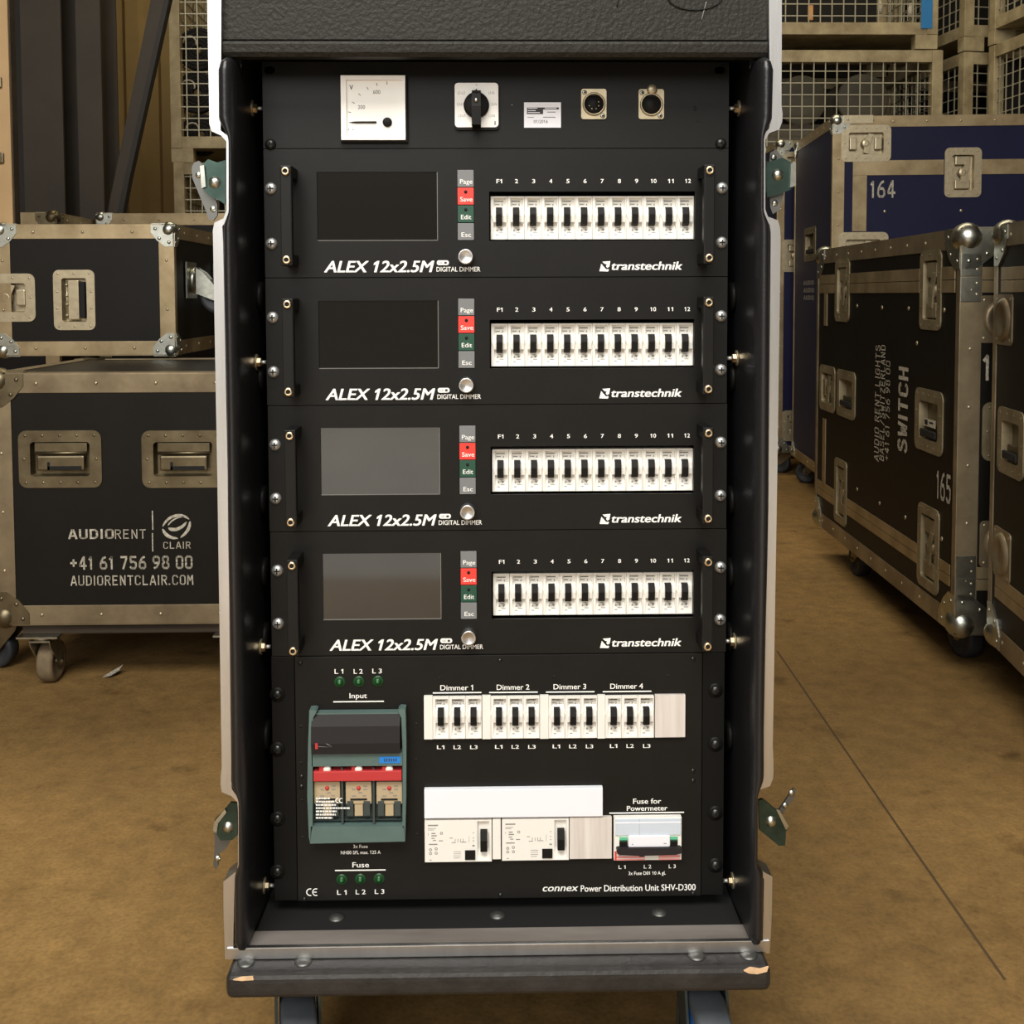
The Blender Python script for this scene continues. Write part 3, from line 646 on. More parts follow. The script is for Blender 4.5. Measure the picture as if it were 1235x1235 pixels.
def dimmer():
    z1 = ZB + 18*U; z0 = ZB + 15*U; org = Vector((0, 0, z0)); root = empty('dimmer_unit', org)
    T = Matrix.Translation(-org)
    def mb(n=None):
        m = MB(); m.M = T.copy()
        return m.use(n) if n else m
    X = lambda px, y=0.: AX(px, 260, y)
    Z = lambda py, y=0.: AZ(598, py, y)
    scr = (X(382.5), X(528), Z(290), Z(207)); btn = (X(551.5), X(572), Z(290), Z(204.5)); brw = (X(590), X(838), Z(290.5), Z(231))
    m = mb('panel_black'); m.plate(-.2413, .2413, z0+GAP, z1-GAP, [scr, btn, brw], 0, .003); chassis(m, z0, z1)
    m.use('inner_black'); m.box(brw[0]-.002, brw[1]+.002, .036, .04, brw[2]-.002, brw[3]+.002)
    m.build('faceplate', None, root)
    m = mb('screen_glass'); m.box(scr[0], scr[1], .0018, .003, scr[2], scr[3]); sc = m.build('screen', None, root)
    m = mb('screen_edge'); e = .0007; m.box(scr[1]-e, scr[1], .0006, .0025, scr[2], scr[3]); m.box(scr[0], scr[1], .0006, .0025, scr[2], scr[2]+e); m.build('screen_frame', None, sc)
    n = 4; hz = (btn[3]-btn[2])/n
    m = mb('inner_black'); m.box(btn[0], btn[1], .004, .006, btn[2], btn[3]); m.build('button_well', None, root)
    for k, (s, mt, a, b) in enumerate((('Page', 'grey_button', 555, 570), ('Save', 'red_button', 555, 570), ('Edit', 'green_button', 556, 568.5), ('Esc', 'grey_button', 556.5, 568))):
        zt = btn[3] - k*hz; m = mb(mt); m.box(btn[0]+.0004, btn[1]-.0004, -.001, .004, zt-hz+.0004, zt-.0004, .0004)
        if k in (1, 2):
            m.use('inner_black'); m.cyl(((btn[0]+btn[1])/2, -.0012, zt-hz*.26), .0017, .0006, 'y', 14)
        bo = m.build('button', None, root); bo['label'] = ('grey page button', 'red save button with indicator', 'green edit button with indicator', 'grey escape button')[k]
        m = mb('white_ink'); write(m, s, X(a), X(b), zt-hz*.80, zt-hz*.55, -.0012, .006); m.build('lettering', None, bo)
    c = at(561.5, 309.5, -.012)
    m = mb('rim_aluminium'); m.lathe((c.x, -.012, c.z), [(0, .0012), (.0015, .0008), (.0062, .0002), (.0072, -.0003), (.0080, .0006), (.0082, .012)], 'y', 36); m.build('knob', None, root)
    # lettering
    m = mb('white_ink'); y = -.0004
    write(m, 'ALEX 12x2.5M', X(390), X(523.5), Z(327.8), Z(314.5), y, .022, .24); m.build('lettering', None, root)
    m = mb('white_ink'); write(m, 'DIGITAL DIMMER', X(526), X(579), Z(327.3), Z(321.8), y, .008, .0)
    m.prism(rrect(X(526.5), X(541), Z(319.6), Z(313.8), .0022), y, 0); m.use('grey_ink'); write(m, 'IGBT', X(529), X(534), Z(318), Z(315.6), y-.0002); m.use('dark_ink'); m.box(X(535.5), X(538.5), y-.0003, y, Z(318), Z(315.5)); m.build('lettering', None, root)
    m = mb('white_ink')
    for k in range(12):
        px = 602.3 + (829.5-602.3)*k/11; s = 'F1' if k == 0 else str(k+1); hw = 1.9 if len(s) == 1 else 3.4
        write(m, s, X(px-hw), X(px+hw), Z(221), Z(216.2), y, .012)
    m.build('numerals', None, root)
    m = mb('white_ink'); write(m, 'transtechnik', X(737.5), X(823.3), Z(325.8), Z(316.2), y, .024, .2)
    P = lambda pts: [(X(a), Z(b)) for a, b in pts]
    m.prism(P([(723, 327.5), (725.2, 318.5), (731, 325), (734.5, 325), (733.6, 327.8)]), y, 0); m.prism(P([(726.5, 316), (736.2, 315.2), (735, 322), (732.5, 323.5), (730.8, 321.5), (732, 319), (729.5, 318.8)]), y, 0)
    m.build('logo', None, root)
    # breakers
    xa, xb = X(591.6, .01), X(836.3, .01); w = (xb-xa)/12; zc = (brw[2]+brw[3])/2 - org.z - .0012
    for k in range(12): breaker(root, xa + w*(k+.5), .008, zc, w)
    # carrying handles
    for x0, x1, ya, yb in ((338, 352, 199, 320), (849, 862.3, 198.5, 319)):
        yf = -.036; a, b = X(x0, yf), X(x1, yf); zt, zb_ = AZ(600, ya, yf), AZ(600, yb, yf)
        m = mb('panel_black'); m.box(a, b, yf, yf+.010, zb_, zt, .0012); m.box(a, b, yf+.006, 0, zt-.012, zt, .0012); m.box(a, b, yf+.006, 0, zb_, zb_+.012, .0012)
        h = m.build('handle', None, root)
        for zz in (zt-.006, zb_+.006): m = mb(); socket_screw(m, (a+b)/2, yf-.0006, zz, .0046); m.build('handle_screw', None, h)
    for px, py in ((326.5, 227.5), (327.5, 294), (871, 227), (870.5, 292.5)):
        c = at(px, py, -.001); m = mb(); pan_screw(m, c.x, -.001, c.z, .0062); m.build('mounting_screw', None, root)
    return root
d1 = dimmer()
where = ['uppermost of the four dimmers, right below the voltmeter panel', 'second dimmer from the top of the rack', 'third dimmer from the top, screen reflecting pale floor', 'lowest of the four dimmers, right above the power distribution unit']
for k in range(4):
    o = d1 if k == 0 else copy_tree(d1, None, (.0005*k - .0005, 0, ZB + (15-3*k)*U))
    tag(o, 'black rack dimmer with screen, ' + where[k], 'dimmer', 'rack dimmers with twelve breakers')

def distribution():
    z1 = ZB + 6*U; z0 = ZB; org = Vector((0, 0, z0)); root = empty('power_distribution_unit', org)
    tag(root, 'large black power panel with green fuse switch, at the bottom of the rack', 'power distribution unit')
    T = Matrix.Translation(-org)
    def mb(n=None):
        m = MB(); m.M = T.copy()
        return m.use(n) if n else m
    P = lambda px, py, y=0.: (AX(px, py, y), AZ(px, py, y))
    def rect(a, b, c, d, y):                                  # pixel box a..b, c..d in the plane y
        p = at((a+b)/2, (c+d)/2, y); q = at(b, (c+d)/2, y); s = at((a+b)/2, c, y); hx, hz = q.x-p.x, s.z-p.z
        return p.x-hx, p.x+hx, p.z-hz, p.z+hz
    xl, xr = AX(357.5, 940, 0), AX(846, 940, 0)
    m = mb('panel_black'); m.box(xl, xr, -.0015, .002, z0+GAP, z1-GAP, .0006); chassis(m, z0, z1); m.build('faceplate', None, root)
    for a, b in ((-.2413, xl-.0008), (xr+.0008, .2413)):
        m = mb('ear_black'); m.box(a, b, 0, .003, z0+GAP, z1-GAP, .0005); e = m.build('mounting_ear', None, root)
        for py in ((838, 904, 988, 1052) if a < 0 else (833, 898, 981, 1044)):
            c = at(334.5 if a < 0 else 863, py, -.001); m = mb('ear_black'); m.lathe((c.x, 0, c.z), [(.0045, -.0012), (.0078, -.001), (.0082, .0005)], 'y', 20); pan_screw(m, c.x, -.001, c.z, .0055, 'black_screw'); m.build('mounting_screw', None, e)
    for px, py, r in ((362, 800, .0026), (603, 797, .0024), (836, 795, .0026), (367, 1085, .0024), (603.5, 1080, .0026), (836, 1078, .0024), (363.5, 937, .0024), (363.5, 949, .0026), (836, 930, .0026), (836, 942, .0026)):
        c = at(px, py, -.002); m = mb(); pan_screw(m, c.x, -.0015, c.z, r, 'black_screw'); m.build('small_screw', None, root)
    m = mb('inner_black')
    for px, py in ((363, 876), (363, 920), (364, 965), (365, 1010), (502, 873), (502, 916), (503, 1006), (530, 818), (668, 816), (806, 815)):
        c = at(px, py, -.0016); m.cyl((c.x, -.0015, c.z), .0016, .0004, 'y', 12)
    m.build('drill_holes', None, root)
    Y = -.0021
    def txt(items, nm='lettering'):
        m = mb('white_ink')
        for s, a, b, c, d, bo, sh in items:
            r = rect(a, b, c, d, Y); write(m, s, r[0], r[1], r[2], r[3], Y, bo, sh)
        return m
    def line(m, a, b, py, py2=None):
        p, q = at(a, py, Y), at(b, py2 if py2 else py, Y); m.box(p.x, q.x, Y, Y+.0003, p.z-.0006, p.z+.0006)
    m = txt([('L 1', 403.5, 414, 807, 812.5, .01, 0), ('L 2', 426.5, 437.5, 807, 812.5, .01, 0), ('L 3', 449, 460.5, 806.5, 812, .01, 0), ('Input', 421.5, 442.5, 836, 842, .01, 0)]); line(m, 402, 463, 846.5); m.build('lettering', None, root)
    m = txt([('Fuse', 425, 445, 1040, 1046, .01, 0), ('L 1', 406.5, 418, 1073.5, 1079, .01, 0), ('L 2', 429, 441, 1073, 1078.5, .01, 0), ('L 3', 452, 463.5, 1072.5, 1078, .01, 0), ('3x Fuse', 426, 443.5, 1018.8, 1022.8, .01, 0), ('NH00 SFL max. 125 A', 411, 459, 1026, 1030, .01, 0)]); line(m, 404, 465, 1050); m.build('lettering', None, root)
    # CE mark from two arcs
    m = mb('white_ink')
    for cx, bar in ((374, 0), (381.2, 1)):
        c = at(cx, 1076, Y); ro, ri = .0042, .0031
        arc = [R(70+k*10) for k in range(23)]
        vs = [(c.x+ro*math.cos(t), Y, c.z+ro*math.sin(t)) for t in arc] + [(c.x+ri*math.cos(t), Y, c.z+ri*math.sin(t)) for t in arc]; n = len(arc)
        m.raw(vs, [(i, i+1, n+i+1, n+i) for i in range(n-1)])
        if bar: m.box(c.x-.0036, c.x+.0006, Y, Y+.0002, c.z-.0005, c.z+.0005)
    m.build('approval_mark', None, root)
    for px, py in ((409.5, 823), (432.5, 822.5), (455.5, 822), (412, 1061.5), (434.5, 1061), (457, 1060.5)):
        c = at(px, py, -.003); m = mb('led_green'); m.lathe((c.x, -.0015, c.z), [(.0042, -.0012), (.0056, -.0012), (.0062, .0005)], 'y', 24); m.lathe((c.x, -.0015, c.z), [(0, -.0040), (.002, -.0036), (.0036, -.0022), (.0043, -.0008)], 'y', 24)
        o = m.build('indicator_lamp', None, root)
        m = mb('led_core'); m.ball((c.x, -.0050, c.z), .0016, 10, (1, .4, 1)); m.build('lamp_core', None, o)
    items = []
    for k, a in enumerate((522.5, 590.5, 659, 727.5)): items.append(('Dimmer %d' % (k+1), a+8.5, a+48, 826.2-.6*k, 832.4-.6*k, .01, 0))
    m = txt(items)
    for k, a in enumerate((522, 590, 658.5, 727)): line(m, a, a+58.5, 835.8-.5*k)
    m.build('lettering', None, root)
    items = []
    for k, a in enumerate((527, 597, 666.5, 735.5)):
        for q in range(3): items.append(('L%d' % (q+1), a+20*q, a+20*q+9, 899-.5*k, 903.4-.5*k, .012, 0))
    txt(items).build('lettering', None, root)
    # upper breaker row: blanks, three breakers each, end blank
    yb = -.006
    row = lambda px: 840 - (px-511)/(827-511)*1.6
    rows = []
    for k, (a, b, c) in enumerate(((511.3, 522, 581), (581.6, 592, 650.8), (651.2, 661.8, 720.2), (720.6, 730, 788.8))):
        r = rect(a, b, row(a), row(a)+52, yb); m = mb('white_plastic'); m.box(r[0], r[1]-.0001, yb, .004, r[2], r[3], .0004); m.build('blank_cover', None, root)
        r = rect(b, c, row(b), row(b)+52, yb); w = (r[1]-r[0])/3
        for q in range(3): breaker(root, r[0]+w*(q+.5), yb, (r[2]+r[3])/2-org.z, w)
    r = rect(790, 826.6, row(808), row(808)+51, yb); m = mb('stained_white'); m.box(r[0], r[1], yb, .004, r[2], r[3], .0004); m.build('blank_cover', None, root)
    # long blank strip over the earth leakage breakers
    r = rect(512, 727, 951.5, 986, -.008); m = mb('blank_white'); m.box(r[0], r[1], -.008, 0, r[2], r[3], .0006); m.build('blank_strip', None, root)
    for a, b, t, q in ((512.3, 593, 989, 1039.5), (605.5, 686, 987.6, 1037.6)):
        y = -.006; r = rect(a, b, t, q, y); w = r[1]-r[0]; h = r[3]-r[2]; fx = lambda f: r[0]+w*f; fz = lambda f: r[3]-h*f
        m = mb('white_plastic'); m.plate(r[0], r[1], r[2], r[3], [(fx(.785), fx(.965), fz(.97), fz(.035))], y, .0); m.box(r[0]+.001, r[1]-.001, -.002, .004, r[2]+.001, r[3]-.001)
        m.prism_x([(-.0022, fz(.035)), (-.0022, fz(.72)), (y+.0002, fz(.97)), (-.0015, fz(.97)), (-.0015, fz(.035))], fx(.785), fx(.965))
        o = m.build('residual_current_breaker', None, root)
        m = mb('black_plastic'); m.prism_x([(-.002, fz(.26)), (-.008, fz(.27)), (-.0115, fz(.45)), (-.0105, fz(.72)), (-.002, fz(.75))], fx(.83), fx(.935)); m.build('toggle', None, o)
        m = mb('black_plastic'); m.box(fx(.60), fx(.755), y-.0014, y, fz(.945), fz(.72), .0005); m.build('test_button', None, o)
        m = mb('grey_ink'); e = y-.0002
        def bar(a, b, c, d): m.box(fx(a), fx(b), e, y, fz(d), fz(c))
        bar(.05, .20, .105, .135); m.use('grey_ink')
        bar(.05, .17, .19, .20); bar(.05, .14, .225, .235); bar(.10, .16, .30, .325); bar(.05, .055, .3, .36); bar(.10, .18, .355, .38); bar(.10, .15, .42, .44); bar(.12, .17, .47, .49); bar(.21, .27, .48, .50); bar(.06, .19, .56, .585)
        bar(.72, .735, .30, .32); bar(.72, .735, .42, .44); bar(.72, .735, .49, .51); bar(.71, .745, .60, .635); bar(.43, .54, .75, .76); bar(.43, .54, .80, .81); bar(.43, .54, .85, .86); bar(.43, .52, .90, .91); bar(.07, .1, .94, .955)
        for cx, cz in ((.085, .70), (.17, .68), (.085, .79), (.17, .785), (.25, .31)):
            m.lathe((fx(cx), y, fz(cz)), [(.0008, -.0002), (.0016, -.0002)], 'y', 12, False)
        for k in range(4): bar(.45+.04*k, .458+.04*k, .45, .53)
        bar(.40, .46, .53, .545); bar(.37, .42, .42, .435); bar(.54, .62, .52, .535); bar(.66, .665, .38, .54)
        m.build('markings', None, o)
    r = rect(594, 604, 988, 1036.5, -.006); m = mb('white_plastic'); m.box(r[0], r[1], -.006, .003, r[2], r[3], .0004); m.build('blank_cover', None, root)
    r = rect(687, 737.8, 986, 1036, -.006); m = mb('stained_white'); m.box(r[0], r[1], -.006, .003, r[2], r[3], .0004); m.build('blank_cover', None, root)
    # fuse carrier for the meter
    y = -.008; r = rect(740.5, 822, 986, 1037.5, y); w = r[1]-r[0]; h = r[3]-r[2]; fx = lambda f: r[0]+w*f; fz = lambda f: r[3]-h*f
    m = mb('white_plastic'); m.box(fx(0), fx(1), y, .003, fz(1), fz(0), .0006); fh = m.build('fuse_holder', None, root)
    m = mb('clear_blue'); m.box(fx(.02), fx(.985), y-.0015, y, fz(.40), fz(.02), .0005); m.use('blank_white'); m.box(fx(.02), fx(.985), y-.0018, y-.001, fz(.12), fz(.09)); m.use('grey_ink'); m.box(fx(.37), fx(.373), y-.0017, y-.001, fz(.4), fz(.02)); m.build('clear_cover', None, fh)
    m = mb('blank_white'); m.box(fx(.21), fx(.82), y-.003, y, fz(.66), fz(.40), .0008); m.use('grey_ink'); m.box(fx(.26), fx(.28), y-.0032, y-.002, fz(.60), fz(.58)); m.box(fx(.73), fx(.77), y-.0032, y-.002, fz(.59), fz(.57)); m.build('inner_cover', None, fh)
    for a, b in ((.08, .20), (.83, .94)):
        m = mb('tab_green'); m.box(fx(a), fx(b), y-.0012, y, fz(.51), fz(.45)); m.use('green_button'); m.box(fx(a), fx(b), y-.0011, y, fz(.56), fz(.51)); m.use('black_plastic'); m.box(fx(a), fx(b), y-.0013, y, fz(.68), fz(.55)); m.build('tab', None, fh)
    m = mb('cover_black'); m.prism([(fx(.03), fz(.68)), (fx(.06), fz(.66)), (fx(.98), fz(.66)), (fx(1.0), fz(.70)), (fx(1.0), fz(.78)), (fx(.90), fz(.82)), (fx(.44), fz(.83)), (fx(.43), fz(.855)), (fx(.37), fz(.855)), (fx(.36), fz(.83)), (fx(.10), fz(.81)), (fx(.04), fz(.78))], y-.006, y); m.build('lever', None, fh)
    m = mb('red_button'); e = y-.0003; m.box(fx(.01), fx(.04), e, y, fz(.99), fz(.78)); m.use('pale_red'); m.box(fx(.04), fx(.46), e, y, fz(.945), fz(.895)); m.box(fx(.66), fx(.98), e, y, fz(.945), fz(.885)); m.box(fx(.04), fx(.46), e, y, fz(.995), fz(.965)); m.box(fx(.66), fx(.98), e, y, fz(.995), fz(.965))
    m.use('grey_ink'); m.box(fx(.07), fx(.11), e-.0001, y, fz(.88), fz(.855)); m.box(fx(.50), fx(.63), e-.0001, y, fz(.885), fz(.86)); m.build('marking_strip', None, fh)
    m = txt([('Fuse for', 763.5, 797.5, 963.2, 969.2, .012, 0), ('Powermeter', 756, 805, 971.8, 977.6, .012, 0), ('L 1', 746, 754.5, 1043.5, 1047.8, .01, 0), ('L 2', 776.5, 785.5, 1043, 1047.3, .01, 0), ('L 3', 806.5, 815, 1042.6, 1047, .01, 0), ('3x Fuse D01 10 A gL', 758, 803, 1051, 1055, .01, 0)]); line(m, 735, 825, 980.8); m.build('lettering', None, root)
    m = txt([('connex', 654.5, 697.5, 1066.5, 1074.8, .012, .22)]); m.build('lettering', None, root)
    m = txt([('Power Distribution Unit SHV-D300', 700.5, 839, 1067, 1074.5, .012, 0)]); m.build('lettering', None, root)
    # fuse switch disconnector
    y = -.015; m = mb('switch_green'); Q = lambda pts, yy=y: [P(a, b, yy) for a, b in pts]
    left = [(373, 857), (379.5, 856.5), (382, 858), (377.5, 866), (377, 908), (377, 998), (376, 1000), (374, 1017), (372.5, 1010), (370.5, 960), (371.5, 900)]
    right = [(480, 857), (482.5, 855), (489, 855.5), (490, 900), (489.8, 960), (488.5, 1014), (487, 998), (485.5, 998), (485.5, 908), (484, 866)]
    m.prism(Q(left), y, 0); m.prism(Q(right), y, 0)
    m.prism(Q([(376, 909), (486, 908), (486, 923.5), (376, 924.5)]), y, -.0017); m.prism(Q([(375, 997), (487.5, 996.5), (488.5, 1015), (374, 1017.5)]), y, 0)
    m.use('switch_dark'); m.prism(Q([(376, 924), (486, 924), (486, 998), (376, 998)], -.0017), -.0017, 0); m.use('switch_green'); m.prism(Q([(376, 862), (485, 861), (485, 866), (376, 867)]), y+.004, 0)
    sw = m.build('fuse_switch', None, root)
    m = mb('cover_black'); p, q = P(376.3, 908, y), P(482.5, 862.5, y); m.prism_x([(-.004, q[1]), (y+.004, q[1]), (y-.004, q[1]-.010), (y-.006, p[1]+.012), (y-.004, p[1]), (-.004, p[1])], p[0], q[0])
    m.use('fuse_red'); a, b = at(381, 904, y-.0075), at(383, 897, y-.0075); m.box(a.x-.0008, b.x, y-.0065, y-.004, a.z, b.z)
    m.use('grey_ink'); m.tube([at(c, d, y-.006) for c, d in ((384, 900.5), (400, 901), (397, 898.5), (393, 897))], .0003, 6)
    m.build('handle_cover', None, sw)
    m = mb('label_blue'); p, q = P(457.5, 920.5, y-.0004), P(483, 912.5, y-.0004); m.box(p[0], q[0], y-.0005, y+.001, p[1], q[1]); m.use('dark_ink')
    for k in range(6): a = p[0]+.005+k*.0024; m.box(a, a+.0012, y-.0006, y, p[1]+.0016, q[1]-.0018)
    m.build('nameplate', None, sw)
    yy = -.0085; m = mb('fuse_red'); p, q = P(378, 943, yy-.006), P(484.5, 929.5, yy-.006); m.box(p[0], q[0], yy-.006, -.0017, p[1], q[1], .001)
    for cx in (385, 424, 461): a, b = P(cx, 930, yy-.004), P(cx+9, 924.5, yy-.004); m.box(a[0], b[0], yy-.004, -.0017, a[1], b[1])
    m.build('red_bar', None, sw)
    for cx in (394.5, 432.5, 469.5):
        m = mb('fuse_cream'); p, q = P(cx-15.5, 970, yy), P(cx+15.5, 943, yy); m.box(p[0], q[0], yy, -.0017, p[1], q[1], .001); p, q = P(cx-5, 985, yy), P(cx+5, 966, yy); m.box(p[0], q[0], yy+.001, -.0017, p[1], q[1], .0008)
        a = at(cx, 927.5, yy-.003); m.use('white_plastic'); m.lathe((a.x, yy-.004, a.z), [(0, -.001), (.0036, -.001), (.0042, .002)], 'y', 16)
        m.use('switch_dark')
        for s in (-1, 1): p, q = P(cx+s*6, 984, yy), P(cx+s*14, 966, yy); m.box(min(p[0], q[0]), max(p[0], q[0]), yy-.001, -.0017, p[1], q[1], .0008)
        m.use('inner_black'); p, q = P(cx-10, 965.5, yy-.0003), P(cx+10, 963, yy-.0003); m.box(p[0], q[0], yy-.0004, yy, p[1], q[1]); a = at(cx, 995, -.00175); m.cyl((a.x, -.00175, a.z), .0036, .001, 'y', 14)
        m.use('grey_ink')
        for dx, dy in ((-6, 952), (8, 948), (8, 952), (2, 956), (-6, 960), (7, 959.5)): p = at(cx+dx, dy, yy-.0003); m.box(p.x-.002, p.x+.002, yy-.0004, yy, p.z-.0006, p.z+.0006)
        m.use('fuse_red'); a = at(cx, 950.5, yy); m.lathe((a.x, yy, a.z), [(0, -.0015), (.0017, -.0013), (.0024, 0)], 'y', 16)
        m.build('fuse', None, sw)
    m = mb('switch_dark')
    for cx in (413.2, 451): p, q = P(cx-.8, 992, yy), P(cx+.8, 924, yy); m.box(p[0], q[0], yy-.003, -.0017, p[1], q[1])
    p, q = P(378, 990, yy), P(484, 988.5, yy); m.box(p[0], q[0], yy, -.0017, p[1], q[1]); m.build('divider', None, sw)
    m = mb('white_ink'); e = yy-.0042
    for k, (a, b) in enumerate(((381, 398), (381, 404), (381, 405), (381, 422), (381, 406), (381, 405), (381, 401))):
        py = 963+k*3.9; q = 0; x = a
        while x < b:
            l = random.choice((2, 3, 4)); p1, p2 = P(x, py+1.0, e), P(min(b, x+l), py-1.0, e); m.box(p1[0], p2[0], e, e+.0002, p1[1], p2[1]); x += l+.7
    for cx in (407.5, 412):
        c = at(cx, 965.5, e); arc = [R(70+k*20) for k in range(12)]; vs = [(c.x+.0028*math.cos(t), e, c.z+.0028*math.sin(t)) for t in arc] + [(c.x+.0018*math.cos(t), e, c.z+.0018*math.sin(t)) for t in arc]
        m.raw(vs, [(i, i+1, 13+i, 12+i) for i in range(11)])
    m.build('printed_text', None, sw)
distribution()

# ------------------------------------------------------------------ flight cases around the rack
def ray(px, py): return FW*FPX + RT*(px - W_PX/2) + UP*(PPY - py)
def on_face(F, px, py):
    'pixel -> (u, v) on the face whose frame is F (u right, v up, outward = -y)'
    Fi = F.inverted(); o = Fi @ CAM; d = Fi.to_3x3() @ ray(px, py); t = -o.y/d.y
    return o.x + d.x*t, o.z + d.z*t
class Case:
    def __init__(s, name, label, cat, origin, rz, w, d, h, body, rail, rw=.035, base=.0, top=None, group=None):
        s.root = empty(name, origin, rz); tag(s.root, label, cat, group)
        s.w, s.d, s.h, s.body, s.rail, s.rw, s.base = w, d, h, body, rail, rw, base
        s.W = Matrix.Translation(Vector(origin)) @ Matrix.Rotation(rz, 4, 'Z')
        B = Matrix.Translation((0, 0, base))
        s.F = {'front': B.copy(), 'left': B @ Matrix.Translation((0, d, 0)) @ Matrix.Rotation(R(-90), 4, 'Z'),
               'right': B @ Matrix.Translation((w, 0, 0)) @ Matrix.Rotation(R(90), 4, 'Z'), 'back': B @ Matrix.Translation((w, d, 0)) @ Matrix.Rotation(R(180), 4, 'Z')}
        s.fw = {'front': w, 'back': w, 'left': d, 'right': d}; s.holes = {k: [] for k in s.F}; s.top = top or body
    def uv(s, face, px, py): return on_face(s.W @ s.F[face], px, py)
    def box_uv(s, face, a, b, c, e):
        'pixel box -> u0, u1, v0, v1'
        p = s.uv(face, a, (c+e)/2); q = s.uv(face, b, (c+e)/2); m = s.uv(face, (a+b)/2, c); n = s.uv(face, (a+b)/2, e)
        return p[0], q[0], n[1], m[1]
    def mb(s, face, n=None):
        m = MB(); m.M = s.F[face].copy()
        return m.use(n) if n else m
    def rivets(s, m, pts, r=.0045, n='nickel'):
        m.use(n)
        for u, v in pts: m.lathe((u, -.0022, v), [(0, -r*.55), (r*.6, -r*.4), (r, 0), (r, .001)], 'y', 8)
    def shell(s):
        names = {'front': 'front_panel', 'back': 'back_panel', 'left': 'side_panel', 'right': 'side_panel'}
        for f in s.F:
            m = s.mb(f, s.body); e = .010 if f in ('left', 'right') else 0
            m.plate(e, s.fw[f]-e, .009, s.h-.009, s.holes[f], 0, .010); m.build(names[f], None, s.root)
        m = MB().use(s.top); m.box(0, s.w, 0, s.d, s.base+s.h-.009, s.base+s.h); m.build('lid', None, s.root)
        m = MB().use(s.body); m.box(0, s.w, 0, s.d, s.base, s.base+.009); m.build('bottom_panel', None, s.root)
        r = s.rw; t = .0022
        for f in ('front', 'back', 'left', 'right'):         # L rails: horizontal pairs on every side, and the uprights
            for v in (0, s.h):
                m = s.mb(f, s.rail); a, b = (0, r) if v == 0 else (s.h-r, s.h)
                m.box(-t, s.fw[f]+t, -t, 0, a, b, .0008); m.box(-t, s.fw[f]+t, -t, r*.8, s.h if v else -t, s.h+t if v else 0)
                if f != 'back': s.rivets(m, [(u, (a+b)/2) for u in [.1+k*.13 for k in range(int((s.fw[f]-.1)/.13)+1)]])
                m.build('edge_rail', None, s.root)
        for f in ('front', 'back'):
            for k in (0, 1):
                m = s.mb(f, s.rail); a, b = (0, r) if k == 0 else (s.w-r, s.w)
                m.box(a-t, b+t, -t-.0004, 0, r, s.h-r, .0008)
                if k == 0: m.box(-t-.0004, 0, -t, r*.45, r, s.h-r, .0006)
                else: m.box(s.w, s.w+t+.0004, -t, r*.45, r, s.h-r, .0006)
                if f == 'front': s.rivets(m, [((a+b)/2, .12+q*.13) for q in range(int((s.h-.14)/.13)+1)])
                m.build('edge_rail', None, s.root)
    def corners(s, r=.026, which=None, n='zinc'):
        for ix in (0, 1):
            for iy in (0, 1):
                for iz in (0, 1):
                    m = MB().use(n); x, y, z = ix*s.w, iy*s.d, s.base + iz*s.h
                    sx, sy, sz = (1 if ix == 0 else -1), (1 if iy == 0 else -1), (1 if iz == 0 else -1)
                    m.ball((x+sx*r*.55, y+sy*r*.55, z+sz*r*.55), r, 18)
                    L = r*2.6
                    for ax in range(3):                        # three lobed flanges
                        pts = []
                        for q in ((0, 0), (L, 0), (L, r*.9), (L*.72, L*.72), (r*.9, L), (0, L)): pts.append(q)
                        if ax == 0: poly = [(x+sx*a, z+sz*b) for a, b in pts]; m.prism(poly, y-sy*.0042, y)
                        elif ax == 1: poly = [(y+sy*a, z+sz*b) for a, b in pts]; m.prism_x(poly, x-sx*.0042, x)
                        else: m.raw([(x+sx*a, y+sy*b, z-sz*q) for q in (.0042, 0) for a, b in pts], [list(range(6)), list(range(6, 12))] + [(i, i+6, (i+1) % 6+6, (i+1) % 6) for i in range(6)])
                    for a, b in ((L*.8, r*.45), (r*.45, L*.8), (L*.62, L*.62)):
                        m.ball((x+sx*a, y-sy*.0042, z+sz*b), .0048, 8, (1, .5, 1)); m.ball((x-sx*.0042, y+sy*a, z+sz*b), .0048, 8, (.5, 1, 1))
                    m.build('ball_corner', None, s.root)
    def handle(s, face, u0, u1, v0, v1, kind='bar', n='zinc', fl=.2, sticker=False):
        W, H = u1-u0, v1-v0; fx = min(W, H)*fl; a, b, c, e = u0+fx, u1-fx, v0+fx, v1-fx; s.holes[face].append((a, b, c, e))
        m = s.mb(face, n); D = .018
        out = rrect(u0, u1, v0, v1, min(W, H)*.14); inn = rrect(a, b, c, e, min(W, H)*.06); k = len(out)
        t = .0032
        vs = [(x, -t, z) for x, z in out] + [(x, -t, z) for x, z in inn] + [(x, 0, z) for x, z in out] + [(x, D, z) for x, z in [(min(max(x, a+.003), b-.003), min(max(z, c+.003), e-.003)) for x, z in inn]]
        fs = [(i, (i+1) % k, k+(i+1) % k, k+i) for i in range(k)] + [(i, 2*k+i, 2*k+(i+1) % k, (i+1) % k) for i in range(k)] + [(k+i, k+(i+1) % k, 3*k+(i+1) % k, 3*k+i) for i in range(k)] + [list(range(4*k-1, 3*k-1, -1))]
        m.raw(vs, fs)
        nu, nv = max(3, int(W/.036)), max(3, int(H/.036))
        pts = [(u0+fx*.6+(W-fx*1.2)*i/(nu-1), v) for i in range(nu) for v in (v0+fx*.45, v1-fx*.45)] + [(u, v0+fx*.6+(H-fx*1.2)*i/(nv-1)) for i in range(1, nv-1) for u in (u0+fx*.45, u1-fx*.45)]
        s.rivets(m, pts, .0042, n); o = m.build('recess_handle' if kind != 'latch' else 'recess_latch', None, s.root)
        w, h = b-a, e-c
        m = s.mb(face, n)
